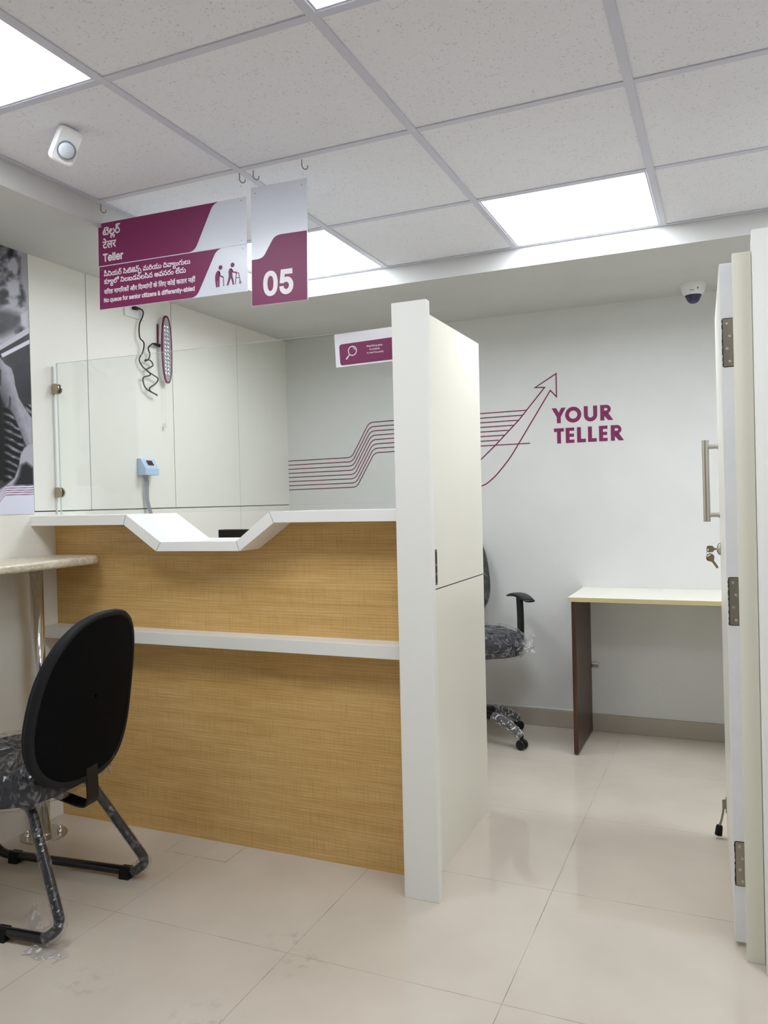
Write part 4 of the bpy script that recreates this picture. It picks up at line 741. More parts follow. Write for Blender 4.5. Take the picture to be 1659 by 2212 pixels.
# keys: one in the lock, one hanging from it
kp = door_point(-D_T - 0.012, LKY, LKZ)
k1 = thing('key', 'nickel key turned sideways in the door lock', 'key', kp, group='door keys')
sh = Shape(); out = [(0, -0.0032), (-0.007, -0.0032), (-0.013, -0.011), (-0.029, -0.0115), (-0.033, -0.006), (-0.033, 0.007), (-0.029, 0.0115), (-0.014, 0.0115), (-0.007, 0.0032), (0, 0.0032)]
hole = [(-0.0295, -0.006), (-0.0295, 0.001), (-0.0265, 0.001), (-0.0255, -0.006)]
def plate(sh, out, holes, t):
    v, f = fill([out] + [h[::-1] for h in holes]) if holes else fill([out])
    n = len(v)
    sh.add([(a, -t / 2, b) for a, b in v] + [(a, t / 2, b) for a, b in v], [q for q in f] + [tuple(i + n for i in reversed(q)) for q in f])
    o = 0
    for c in [out] + list(holes):
        m = len(c); sh.add([(a, -t / 2, b) for a, b in c] + [(a, t / 2, b) for a, b in c], [(i, (i + 1) % m, m + (i + 1) % m, m + i) for i in range(m)])
    return sh
def ccw(P):
    a = sum(P[i - 1][0] * P[i][1] - P[i][0] * P[i - 1][1] for i in range(len(P)))
    return P if a > 0 else P[::-1]
plate(Shape(), ccw(out), [ccw(hole)], 0.002).obj('bow', M['brass'], k1)
rg = Shape().tube([(-0.0275 + 0.0055 * math.sin(a), 0.0055 * math.sin(a) * 0.35, -0.0115 + 0.007 * math.cos(a)) for a in [2 * math.pi * i / 16 for i in range(17)]], 0.0006, 6)
ring = rg.obj('key_ring', M['dark_steel'], None, smooth=True); ring.location = kp; tag(ring, 'small wire ring joining the two door keys', 'key ring')
k2 = thing('key', 'nickel key with red dot hanging from the key in the door lock', 'key', kp + Vector((-0.0275, 0.001, -0.0205)), (0, math.radians(-33), 0), group='door keys')
out = [(-0.005, 0.003), (-0.0135, -0.006), (-0.0145, -0.015), (-0.008, -0.0225), (-0.0042, -0.026), (-0.0042, -0.052), (-0.0015, -0.0545), (0.0015, -0.0545), (0.0042, -0.052), (0.0042, -0.026), (0.008, -0.022), (0.0145, -0.013), (0.0125, -0.003), (0.005, 0.003)]
hole = [(-0.007, -0.004), (-0.0055, -0.001), (0.006, -0.001), (0.007, -0.004)]
plate(Shape(), ccw(out), [ccw(hole)], 0.002).obj('blade', M['brass'], k2)
Shape().lathe([(0.0032, 0), (0.0032, 0.0006), (0, 0.0008)], (-0.0105, -0.001, -0.0125), (0, -1, 0), 14).obj('dot', M['red_dot'], k2)

# ================================================================== TELLER COUNTER
tc = thing('teller_counter', 'teller counter front of pale maple laminate with white end post and shelf', 'counter', (0, 0, 0))
NT = [(0.0, 1.158), (0.456, 1.158), (0.599, 1.0625), (0.951, 1.0645), (1.088, 1.159), (1.530, 1.159)]
Shape().prism([(0.0, 0.0), (1.530, 0.0)] + NT[::-1], 0.0, 0.018, 'y').obj('front_panel', M['wood'], tc)
shf = Shape().box((0.0, -0.083, 0.722), (1.530, -0.0005, 0.7665)); shf.obj('shelf', M['laminate_white'], tc, bevel=0.0015)
Shape().box((1.5304, -0.1315, 0.0), (1.6435, -0.1005, 1.825)).obj('end_post', M['laminate_white'], tc, bevel=0.0012)
sp = Shape().box((1.5325, -0.1, 0.931), (1.582, 0.616, 1.826)); sp.box((1.5325, -0.1, 0.0), (1.582, 0.616, 0.927)); sp.box((1.536, -0.098, 0.9), (1.5785, 0.612, 0.95))
spo = sp.obj('side_panel', M['panel_cream'], tc)
st = Shape().box((1.5815, 0.066, 0.943), (1.5832, 0.086, 1.06))
sto = st.obj('strike_plate', M['bronze'], spo, bevel=0.0008)
Shape().box((1.5780, -0.099, 0.9268), (1.5800, 0.6135, 0.9312)).obj('joint', M['groove'], spo)
sl = Shape()
for z0, z1 in ((0.95, 0.975), (0.983, 1.005), (1.013, 1.053)): sl.box((1.5825, 0.070, z0), (1.5835, 0.082, z1))
sl.obj('slot', M['slot_dark'], sto)

CT0 = [(0.0, 1.195), (0.468, 1.195), (0.621, 1.0965), (0.938, 1.0985), (1.071, 1.196), (1.529, 1.196)]
ct = Shape().prism(CT0 + [(1.529, 1.1595)] + [(a, b + 0.0005) for a, b in NT[1:-1]][::-1] + [(0.0, 1.1585)], -0.1205, 0.165, 'y')
cto = tag(ct.obj('countertop', M['countertop_white'], None, bevel=0.0008, seg=1), 'white counter worktop with a sunken V-shaped transaction notch', 'countertop')
for (a, b), (c, d) in zip(CT0[1:5], NT[1:5]):
    Shape().add([(a - 0.0006, -0.1212, b), (a + 0.0006, -0.1212, b), (c + 0.0006, -0.1212, d), (c - 0.0006, -0.1212, d)], [(0, 1, 2, 3)]).obj('joint', M['groove'], cto)

# glass screen
gs = thing('glass_screen', 'clear glass screen standing on the white countertop', 'glass screen', (0, 0.004, 0))
gp = Shape().prism([(0.026, 1.1985), (1.5295, 1.1985), (1.5295, 1.783), (0.024, 1.80)], 0.0, 0.008, 'y')
gpo = gp.obj('glass_pane', [M['glass'], M['glass_edge']], gs)
for p in gpo.data.polygons:
    if abs(p.normal.y) < 0.5 and (p.normal.z > 0.5 or p.normal.x < -0.5): p.material_index = 1
def clamp(z):
    c = Shape(); n = 14
    half = [(0.019 + 0.021 * math.cos(a), 0.0205 * math.sin(a)) for a in [-math.pi / 2 + math.pi * i / n for i in range(n + 1)]]
    for d0, d1 in ((-0.008, 0.0), (0.008, 0.016)):
        c.prism([(a, b + z) for a, b in half], d0, d1, 'y')
    c.box((0.0, 0.009, z - 0.0195), (0.021, 0.015, z + 0.0195)); c.box((0.006, -0.0075, z - 0.0195), (0.0205, 0.0095, z + 0.0195))
    c.obj('clamp', M['brass'], gs, bevel=0.001)
clamp(1.699); clamp(1.287)
ep = Shape().box((0.0, 0.001, 1.2), (0.006, 0.007, 1.79)); ep.obj('edge_strip', M['edge_strip'], gs)

# paper notice stuck on the glass
nt = thing('notice', 'white notice with maroon block offering a magnifying glass, taped inside the glass', 'notice', (1.266, 0.0035, 1.781))
Shape().prism([(0, 0.001), (0.262, 0.006), (0.262, -0.105), (0.004, -0.109)], -0.0006, 0.0004, 'y').obj('sheet', M['paper'], nt)
a = Art(-0.0010); rr = [(v.x, v.y) for v in round_corners([(0.017, -0.034), (0.24, -0.028), (0.24, -0.100), (0.0205, -0.104)], 0.011, 6, True)]
a.add([rr]); a.obj('block', M['maroon'], nt)
a = Art(-0.0014)
a.disc((0.066, -0.059), 0.0165, 0.0135); a.stroke([(0.066 + 0.010 * math.cos(t), -0.059 + 0.010 * math.sin(t)) for t in [0.2 + i * 0.25 for i in range(6)]], 0.002)
a.stroke([(0.0545, -0.0715), (0.0515, -0.0755)], 0.003); a.stroke([(0.0515, -0.0745), (0.0425, -0.0855)], 0.0045)
a.obj('icon', M['white_ink'], nt)
a = Art(-0.0014)
write(a, 'G1', 0.118, 0.175, -0.0515, 1.0, 12); write(a, 'G2', 0.1285, 0.165, -0.0625, 1.0, 12); write(a, 'G3', 0.1185, 0.178, -0.0735, 1.0, 12)
a.obj('lettering', M['white_ink'], nt)

# ================================================================== WALL GRAPHIC AND LETTERING
wg = thing('wall_graphic', 'maroon line graphic on the back wall, eight stripes stepping up into an arrow', 'wall graphic', (0, YW - 0.0006, 0))
ends = [1.482, 1.454, 1.430, 1.405, 1.377, 1.353, 1.323, 1.494]
for i in range(8):
    zl, zu = 1.4815 - 0.0251 * i, 1.685 - 0.0254 * i; sh_ = 0.0042 * i
    sl_ = 0.0008
    pts = round_corners([(0.001, zl - 0.001), (0.431 + sh_, zl + 0.003), (0.549 + sh_, zu - 0.002), (1.0, zu + 0.004), (ends[i], zu + 0.007)], [0, 0.05, 0.05, 0, 0], 8)
    Art(0.0).stroke(pts, 0.0056).obj('stripe', M['maroon_line'], wg)
ar = Art(-0.0002)
left = [(1.10, 1.335), (1.218, 1.437), (1.302, 1.512), (1.435, 1.641), (1.578, 1.806), (1.527, 1.809), (1.640, 1.874), (1.640, 1.752), (1.608, 1.788)]
right = smooth_path([(1.608, 1.788, 0), (1.520, 1.652, 0), (1.432, 1.515, 0), (1.394, 1.457, 0), (1.356, 1.408, 0), (1.305, 1.351, 0), (1.273, 1.323, 0), (1.247, 1.304, 0), (1.218, 1.293, 0), (1.18, 1.288, 0)], 4)
ar.stroke(left + [(p.x, p.y) for p in right[1:]], 0.0064)
ar.obj('arrow', M['maroon_line'], wg)

wt = thing('wall_lettering', 'bold maroon capitals YOUR TELLER on the back wall beside the arrow', 'lettering', (0, YW - 0.0008, 0))
def letters(word, boxes, z0, z1):
    S = 0.0205; A = Art(0.0); h = z1 - z0
    for ch, (x0, x1) in zip(word, boxes):
        w = x1 - x0; xc = (x0 + x1) / 2
        if ch == 'Y':
            ym = z0 + h * 0.42
            A.add([[(x0, z1), (x0 + 0.0235, z1), (xc, ym + 0.022), (x1 - 0.0235, z1), (x1, z1), (xc + S / 2, ym - 0.002), (xc + S / 2, z0), (xc - S / 2, z0), (xc - S / 2, ym - 0.002)]])
        if ch == 'O':
            n = 40; zc = (z0 + z1) / 2; R0 = h / 2 + 0.0015
            A.add([[(xc + w / 2 * math.cos(2 * math.pi * k / n), zc + R0 * math.sin(2 * math.pi * k / n)) for k in range(n)],
                   [(xc + (w / 2 - S) * math.cos(-2 * math.pi * k / n), zc + (R0 - S) * math.sin(-2 * math.pi * k / n)) for k in range(n)]])
        if ch == 'U':
            n = 16; r = w / 2; zc = z0 + r - 0.001
            A.add([[(x0, z1)] + [(xc - r * math.cos(math.pi * k / n), zc - r * math.sin(math.pi * k / n)) for k in range(n + 1)] + [(x1, z1), (x1 - S, z1)] +
                   [(xc + (r - S) * math.cos(math.pi * k / n), zc - (r - S) * math.sin(math.pi * k / n)) for k in range(n + 1)] + [(x0 + S, z1)]])
        if ch == 'R':
            n = 14; rb = h * 0.285; zc = z1 - rb; xr = x0 + w * 0.82 - rb
            bowl = [(xr + rb * math.sin(math.pi * k / n), zc + rb * math.cos(math.pi * k / n)) for k in range(n + 1)]
            inn = [(xr + (rb - 0.0165) * math.sin(math.pi * k / n), zc + (rb - 0.0165) * math.cos(math.pi * k / n)) for k in range(n + 1)]
            A.add([[(x0, z0), (x0, z1)] + bowl + [(x0 + S, z1 - 2 * rb), (x0 + S, z0)], ([(x0 + S, zc + rb - 0.0165)] + inn + [(x0 + S, zc - rb + 0.0165)])[::-1]])
            A.add([[(x0 + S, z1 - 2 * rb + 0.002), (xr + 0.010, z1 - 2 * rb + 0.003), (x1, z0), (x1 - 0.025, z0), (x0 + S, z1 - 2 * rb - 0.012)]])
        if ch == 'T':
            A.add([[(x0, z1), (x1, z1), (x1, z1 - 0.0185), (xc + S / 2, z1 - 0.0185), (xc + S / 2, z0), (xc - S / 2, z0), (xc - S / 2, z1 - 0.0185), (x0, z1 - 0.0185)]])
        if ch == 'L':
            A.add([[(x0, z1), (x0 + S, z1), (x0 + S, z0 + 0.0185), (x1, z0 + 0.0185), (x1, z0), (x0, z0)]])
        if ch == 'E':
            zc = (z0 + z1) / 2; q = 0.017
            A.add([[(x0, z1), (x1, z1), (x1, z1 - q), (x0 + S, z1 - q), (x0 + S, zc + q / 2), (x1 - 0.002, zc + q / 2), (x1 - 0.002, zc - q / 2), (x0 + S, zc - q / 2), (x0 + S, z0 + q), (x1, z0 + q), (x1, z0), (x0, z0)]])
    return A
letters('YOUR', [(1.613, 1.687), (1.683, 1.767), (1.780, 1.848), (1.863, 1.928)], 1.612, 1.692).obj('word', M['maroon'], wt)
letters('TELLER', [(1.623, 1.675), (1.684, 1.729), (1.743, 1.788), (1.799, 1.843), (1.855, 1.898), (1.914, 1.979)], 1.505, 1.585).obj('word', M['maroon'], wt)

# ================================================================== HANGING SIGNS
TILT = 0.019
def sign_board(name, label, loc, w, h, group=None):
    t = thing(name, label, 'sign', loc, (0, TILT, 0), group)
    Shape().box((0, -0.0015, -h), (w, 0.0015, 0)).obj('board', M['sign_white'], t)
    return t
def screw_dots(t, pts):
    for p in pts: Art(-0.0023).disc(p, 0.0022, 0, 10).obj('rivet', M['dark_steel'], t)
SGY = -0.19
def bez(p0, c, p1, n=6): return [((1 - t) ** 2 * p0[0] + 2 * t * (1 - t) * c[0] + t * t * p1[0], (1 - t) ** 2 * p0[1] + 2 * t * (1 - t) * c[1] + t * t * p1[1]) for t in [i / n for i in range(n + 1)]]
sA = sign_board('hanging_sign', 'upper maroon and white hanging sign reading Teller in three scripts', (0.443, SGY, 2.2235), 0.616, 0.1505, 'hanging signs over the counter')
edge = bez((0.512, -0.0008), (0.489, -0.003), (0.479, -0.023)) + bez((0.424, -0.128), (0.414, -0.148), (0.392, -0.1497))
Art(-0.0019).add([[(0.001, -0.0008)] + edge + [(0.001, -0.1497)]]).obj('maroon_field', M['maroon'], sA)
a = write(Art(-0.0023), 'L1', 0.021, 0.099, -0.0435, 1.0, 22); write(a, 'L2', 0.020, 0.081, -0.0895, 1.0, 26); write(a, 'L3', 0.021, 0.1115, -0.1355, 1.04, 40)
a.obj('lettering', M['white_ink'], sA)
screw_dots(sA, [(0.598, -0.010), (0.598, -0.138), (0.012, -0.010)])
sB = sign_board('hanging_sign', 'lower maroon and white sign about no queue for senior citizens with two walking figures', (0.443, SGY, 2.0715), 0.616, 0.1505, 'hanging signs over the counter')
edge = bez((0.520, -0.0008), (0.497, -0.003), (0.487, -0.023)) + bez((0.428, -0.128), (0.418, -0.148), (0.396, -0.1497))
Art(-0.0019).add([[(0.001, -0.0008)] + edge + [(0.001, -0.1497)]]).obj('maroon_field', M['maroon'], sB)
a = write(Art(-0.0023), 'L4', 0.0215, 0.3925, -0.0355, 1.0, 22); write(a, 'L5', 0.0215, 0.374, -0.0625, 1.0, 22)
write(a, 'L6', 0.021, 0.4125, -0.0975, 1.0, 26); write(a, 'L7', 0.020, 0.409, -0.1265, 1.12, 38)
a.obj('lettering', M['white_ink'], sB)
# walking figures (a person with a stick, a person with a walking frame)
def S2(x, z): return (x - 0.443, z - 2.0715 + TILT * (x - 0.443))
ic = Art(-0.0023)
ic.disc(S2(0.9555, 1.9985), 0.0075)
ic.add([ccw([S2(*p) for p in [(0.9495, 1.9895), (0.9435, 1.9890), (0.9375, 1.983), (0.9345, 1.972), (0.9345, 1.958), (0.9375, 1.936), (0.9435, 1.936), (0.9440, 1.957), (0.9455, 1.957), (0.9450, 1.9362), (0.9505, 1.9362), (0.9515, 1.963), (0.9535, 1.985)]])])
ic.stroke([S2(0.951, 1.985), S2(0.9535, 1.972), S2(0.9655, 1.966)], 0.0042)
ic.stroke([S2(0.9625, 1.9665), S2(0.9665, 1.9655), S2(0.9675, 1.936)], 0.0024)
ic.disc(S2(1.0025, 2.0005), 0.0075)
ic.add([ccw([S2(*p) for p in [(0.9965, 1.991), (0.9905, 1.9895), (0.9865, 1.981), (0.9875, 1.966), (0.9845, 1.953), (0.9795, 1.938), (0.9845, 1.9355), (0.9925, 1.953), (0.9955, 1.960), (0.9985, 1.953), (1.0025, 1.936), (1.0075, 1.937), (1.0055, 1.952), (1.0015, 1.965), (1.0015, 1.980), (1.001, 1.988)]])])
ic.stroke([S2(0.9985, 1.987), S2(1.005, 1.977), S2(1.0185, 1.9745)], 0.0042)
ic.stroke([S2(1.0135, 1.9725), S2(1.0255, 1.972), S2(1.0315, 1.943)], 0.0022); ic.stroke([S2(1.0175, 1.972), S2(1.0115, 1.936)], 0.0022); ic.stroke([S2(1.0155, 1.957), S2(1.0285, 1.957)], 0.0020)
ic.disc(S2(1.0315, 1.9405), 0.0045, 0.0022, 16)
ic.obj('icon', M['maroon'], sB)
screw_dots(sB, [(0.600, -0.012), (0.012, -0.012)])
sC = sign_board('hanging_sign', 'upright hanging counter number sign reading 05', (1.078, SGY, 2.2345), 0.204, 0.3765, 'hanging signs over the counter')
edge = [(0.203, -0.162)] + bez((0.112, -0.161), (0.086, -0.162), (0.078, -0.176)) + bez((0.052, -0.214), (0.044, -0.229), (0.020, -0.229)) + [(0.001, -0.229)]
Art(-0.0019).add([[(0.001, -0.3757), (0.203, -0.3757)] + edge]).obj('maroon_field', M['maroon'], sC)
write(Art(-0.0023), 'N', 0.0435, 0.154, -0.346, 1.0, 44, 0.078 / 815).obj('lettering', M['white_ink'], sC)
screw_dots(sC, [(0.016, -0.019), (0.187, -0.019)])

hook_labels = ['steel hook at the left end of the ceiling bar, over the Teller sign', 'steel hook at the right end of the Teller sign', 'steel hook over the left corner of the 05 sign', 'steel hook over the right corner of the 05 sign']
for hx, lab in zip((0.462, 1.040, 1.092, 1.270), hook_labels):
    h = thing('ceiling_hook', lab, 'hook', (hx, SGY, ZC), group='hooks on the ceiling grid')
    pts = [(0, -0.004, 0.0), (0, -0.004, -0.012), (0, -0.004, -0.020), (0.001, 0.000, -0.0275), (0.002, 0.007, -0.031), (0.003, 0.013, -0.0275), (0.004, 0.0145, -0.020)]
    r = Matrix.Rotation(math.radians(-62), 3, 'Z')
    Shape().tube(smooth_path([r @ Vector(p) for p in pts], 4), 0.0017, 8).obj('hook', M['dark_steel'], h, smooth=True)
    top = {0: -0.0662, 1: -0.0765, 2: -0.0553, 3: -0.0588}[hook_labels.index(lab)]
    Shape().tube([(0, 0, -0.028), (0, 0.0, top - 0.010)], 0.0003, 5).obj('nylon_line', M['film'], h)

# ================================================================== CEILING DEVICES
n_ = Vector((0.70, -0.47, -0.54)).normalized()
zc_ = Vector((0, 0, 1)); up_ = (zc_ - n_ * zc_.dot(n_)).normalized()
up_ = Matrix.Rotation(math.radians(-16), 3, n_) @ up_
rt_ = up_.cross(n_).normalized()
ms = thing('motion_sensor', 'white tilted motion sensor with round milky lens fixed to a ceiling tile', 'motion sensor', (0.765, -0.668, ZC - 0.070))
ms.matrix_world = Matrix(((rt_.x, up_.x, n_.x, 0.762), (rt_.y, up_.y, n_.y, -0.652), (rt_.z, up_.z, n_.z, ZC - 0.040), (0, 0, 0, 1))) @ Matrix.Scale(0.76, 4)
def rrect(w, h, r, per=5): return [(v.x, v.y) for v in round_corners([(-w, -h), (w, -h), (w, h), (-w, h)], r, per, True)]
rings = []
for sc_, z in ((0.98, -0.020), (1.0, -0.016), (1.0, 0.004)): rings.append([(x * sc_, y * sc_, z) for x, y in rrect(0.044, 0.066, 0.020)])
b = Shape().loft(rings); b.obj('back_shell', M['pvc_white'], ms, smooth=False, bevel=0.001)
rings = []
for sc_, z in ((1.0, 0.0055), (1.0, 0.014), (0.96, 0.020), (0.85, 0.0235)): rings.append([(x * sc_, y * sc_, z + 0.004 * math.cos(y / 0.066 * 1.5)) for x, y in rrect(0.044, 0.066, 0.020)])
Shape().loft(rings).obj('front_cover', M['pvc_white'], ms, smooth=False, bevel=0.001)
lr = Shape().lathe([(0.034, 0.018), (0.034, 0.0305), (0.030, 0.0305), (0.029, 0.028)], (0.002, -0.012, 0), (0, 0, 1), 36); lro = lr.obj('lens_ring', M['ribbon'], ms, smooth=False)
Shape().lathe([(0.0292, 0.026), (0.0285, 0.031), (0.024, 0.0350), (0.015, 0.038), (0, 0.039)], (0.002, -0.012, 0), (0, 0, 1), 36).obj('lens', M['sensor_lens'], lro, smooth=True)
bk = Shape().tube([(0.0, 0.045, -0.020), (0.0, 0.058, -0.040)], 0.012, 12); bk.obj('bracket', M['pvc_white'], ms)

dc = thing('security_camera', 'white dome security camera with smoked bubble on the soffit', 'security camera', (2.327, 1.655, ZS))
Shape().lathe([(0.056, 0), (0.056, -0.010), (0.0545, -0.0115), (0.0545, -0.013), (0.0535, -0.022), (0.050, -0.036), (0.0425, -0.049), (0.040, -0.052), (0.034, -0.050)], n=40).obj('housing', M['pvc_white'], dc, smooth=False, bevel=0)
for p in dc.children[0].data.polygons: p.use_smooth = True
dc.children[0].modifiers.new('e', 'EDGE_SPLIT').split_angle = math.radians(35)
Shape().lathe([(0.0385, -0.0505), (0.036, -0.056), (0.031, -0.066), (0.027, -0.076), (0.020, -0.084), (0.010, -0.0885), (0, -0.0895)], n=36).obj('dome', M['camera_dome'], dc, smooth=True)
Shape().box((-0.014, -0.0505, -0.0375), (0.006, -0.049, -0.034)).obj('badge', M['ribbon'], dc)
Shape().tube([(0.022, -0.048, -0.024), (0.022, -0.0465, -0.032)], 0.0022, 8).obj('screw_slot', M['slot_dark'], dc)

# ================================================================== LEFT WALL FITTINGS
PY0, PY1, PZ0, PZ1 = -0.48, -0.1025, 1.205, 2.207
def poster_art():
    ny, nz = 260, 900
    yy = np.linspace(PY0, PY1, ny); zz = np.linspace(PZ0, PZ1, nz)
    Yg, Zg = np.meshgrid(yy, zz)
    s = (Yg + 0.26) / 0.1575; t = (PZ1 - Zg) / (PZ1 - PZ0)
    X = s * (205 + 57 * t); Y = 80 + 70 * s + t * (2092 - 70 * s)
    def nz3(a, b, seed):
        rs = np.random.RandomState(seed); g = rs.rand(64, 64)
        xi = (a % 63); yi = (b % 63); x0 = np.floor(xi).astype(int); y0 = np.floor(yi).astype(int)
        fx = xi - x0; fy = yi - y0; fx = fx * fx * (3 - 2 * fx); fy = fy * fy * (3 - 2 * fy)
        return (g[y0 % 64, x0 % 64] * (1 - fx) + g[y0 % 64, (x0 + 1) % 64] * fx) * (1 - fy) + (g[(y0 + 1) % 64, x0 % 64] * (1 - fx) + g[(y0 + 1) % 64, (x0 + 1) % 64] * fx) * fy
    def fbm(a, b, seed): return (nz3(a, b, seed) + 0.5 * nz3(a * 2.1, b * 2.1, seed + 1) + 0.25 * nz3(a * 4.3, b * 4.3, seed + 2)) / 1.75
    def inside(poly, soft=6.0):
        w = np.zeros_like(X); d = np.full_like(X, 1e9)
        for i in range(len(poly)):
            (ax, ay), (bx, by) = poly[i - 1], poly[i]
            up = (ay <= Y) & (by > Y); dn = (ay > Y) & (by <= Y)
            with np.errstate(divide='ignore', invalid='ignore'):
                xi = ax + (Y - ay) / (by - ay if by != ay else 1e-9) * (bx - ax)
            w += np.where(up & (xi > X), 1, 0) - np.where(dn & (xi > X), 1, 0)
            L2 = (bx - ax) ** 2 + (by - ay) ** 2 + 1e-9
            q = np.clip(((X - ax) * (bx - ax) + (Y - ay) * (by - ay)) / L2, 0, 1)
            d = np.minimum(d, np.hypot(X - ax - q * (bx - ax), Y - ay - q * (by - ay)))
        sd = np.where(w != 0, d, -d)
        return np.clip(sd / soft + 0.5, 0, 1)
    def put(img, mask, val): return img * (1 - mask) + val * mask
    v = 0.62 + 0 * X
    fol = fbm(X / 60 + 3, Y / 75, 3)
    v = np.clip(0.70 - (fol - 0.42) * 1.9, 0.14, 0.72)
    v = put(v, inside([(205, 80), (400, 80), (400, 760), (190, 760), (196, 480), (165, 340), (160, 200)], 26), 0.66)
    v = put(v, inside([(-500, 560), (90, 600), (190, 640), (150, 730), (40, 800), (-500, 900)], 60), 0.30 + 0.16 * (fol - 0.4))
    v = put(v, inside([(75, 380), (160, 360), (165, 470), (100, 490)], 24), 0.74)
    v = put(v, inside([(165, 620), (212, 590), (216, 740), (170, 700)], 16), 0.80)
    dark = 0.17 + 0.16 * fbm(X / 55, Y / 120, 11)
    v = put(v, inside([(-500, 1180), (5, 900), (225, 775), (500, 600), (500, 2000), (-500, 2000)], 8), dark)
    v = put(v, inside([(-200, 1010), (10, 885), (218, 716), (400, 560), (400, 640), (220, 780), (40, 960), (-200, 1090)], 6), 0.20)
    v = put(v, inside([(0, 890), (218, 716), (400, 570), (400, 600), (219, 768), (20, 915)], 5), 0.80)
    v = put(v, inside([(35, 935), (221, 815), (400, 690), (400, 730), (223, 848), (45, 962)], 5), 0.88)
    v = put(v, inside([(120, 1085), (228, 1050), (230, 1320), (190, 1330), (140, 1200)], 22), 0.24)
    v = put(v, inside([(-400, 1100), (30, 1180), (46, 1500), (40, 1900), (-400, 2000)], 14), 0.09)
    st_ = np.sin((Y - 0.34 * X + 10 * np.sin(X / 34) + 16 * (fbm(X / 50, Y / 60, 23) - 0.5)) / 9.5)
    shirt = np.where(st_ > 0.42, 0.20 + 0.50 * fbm(X / 26, Y / 22, 21), 0.09) * np.clip(0.35 + (X - 40) / 60, 0.3, 1)
    v = put(v, inside([(40, 1320), (95, 1380), (150, 1500), (185, 1640), (150, 1760), (110, 1890), (30, 1930), (46, 1600)], 8), shirt)
    v = put(v, inside([(190, 1320), (239, 1318), (241, 1420), (215, 1400)], 8), np.where(np.sin((Y - 0.9 * X) / 8.0) > 0, 0.55, 0.12))
    skin = 0.40 + 0.26 * np.clip((X - 60 - (Y - 1300) * 0.3) / 80, -0.6, 1) + 0.1 * (fbm(X / 25, Y / 40, 31) - 0.5)
    v = put(v, inside([(-30, 925), (20, 945), (60, 1010), (102, 1040), (118, 1100), (126, 1175), (150, 1270), (190, 1345), (242, 1425), (246, 1640), (200, 1640), (168, 1560), (118, 1410), (84, 1345), (60, 1345), (30, 1270), (10, 1120), (-30, 1060)], 6), np.clip(skin, 0.22, 0.74))
    v = put(v, inside([(5, 1000), (34, 1060), (30, 1180), (0, 1120)], 9), 0.20)
    v = put(v, inside([(85, 1255), (96, 1270), (92, 1345), (78, 1345)], 6), 0.28)
    knee = 0.62 - 0.45 * np.clip((np.hypot((X - 215) / 60, (Y - 1850) / 110) < 1.0) * 1.0, 0, 1)
    v = put(v, inside([(185, 1660), (215, 1632), (400, 1620), (400, 1960), (-400, 2200), (-10, 1985), (60, 1935), (112, 1890), (145, 1800), (158, 1710)], 9), 0.70)
    v = put(v, inside([(160, 1790), (200, 1770), (255, 1815), (260, 1960), (100, 1950), (140, 1880)], 30), 0.16)
    # printed foot: thin maroon lines over white, turning down to the left
    rgbm = np.stack([v * 0.97, v * 0.96, v * 1.02], -1)
    bend = 52.0
    dx = np.clip(bend - X, 0, None); yy_ = Y - np.where(X < bend, (np.sqrt(dx * dx * 2.4 + 900) - 30), 0.0)
    foot = np.clip((yy_ - 1944) / 3, 0, 1)[..., None]
    rgbm = rgbm * (1 - foot) + np.array([0.865, 0.87, 0.93]) * foot
    for k in range(5):
        m_ = np.clip(2.6 - np.abs(yy_ - (1950 + 17.5 * k)) * 0.8, 0, 1)[..., None]
        rgbm = rgbm * (1 - m_) + np.array([0.40, 0.10, 0.30]) * m_
    return yy, zz, np.clip(rgbm, 0, 1)
def build_poster():
    yy, zz, img = poster_art(); ny, nz = len(yy), len(zz)
    verts = [(0.0022, y, z) for z in zz for y in yy]
    faces = [(j * ny + i, j * ny + i + 1, (j + 1) * ny + i + 1, (j + 1) * ny + i) for j in range(nz - 1) for i in range(ny - 1)]
    me = bpy.data.meshes.new('wall_poster'); me.from_pydata(verts, [], faces)
    at = me.color_attributes.new('print', 'FLOAT_COLOR', 'POINT')
    c = np.where(img <= 0.04045, img / 12.92, ((img + 0.055) / 1.055) ** 2.4).reshape(-1, 3)
    at.data.foreach_set('color', np.concatenate([c, np.ones((len(c), 1))], 1).astype(np.float32).ravel())
    m = mat('poster_print', (1, 1, 1, 1), 0.4, spec=0.35); k = Nodes(m)
    a = k.n('ShaderNodeVertexColor'); a.layer_name = 'print'; k.color(a.outputs['Color'])
    me.materials.append(m)
    o = bpy.data.objects.new('wall_poster', me); COL.objects.link(o)
    tag(o, 'tall black and white photo poster on the left wall, cut by the frame edge', 'poster')
    Shape().box((0.0002, PY0, PZ0), (0.0018, PY1, PZ1)).obj('backing_board', M['paper'], o)
build_poster()

wsk = thing('wall_socket', 'white socket and switch plate half hidden under the Teller sign', 'socket', (0, 0.495, 2.125))
Shape().box((0.0, -0.068, -0.045), (0.008, 0.066, 0.045)).obj('plate', M['pvc_white'], wsk, bevel=0.003)
Shape().box((0.008, 0.030, -0.026), (0.011, 0.052, 0.026)).obj('switch', M['pvc_white'], wsk, bevel=0.001)

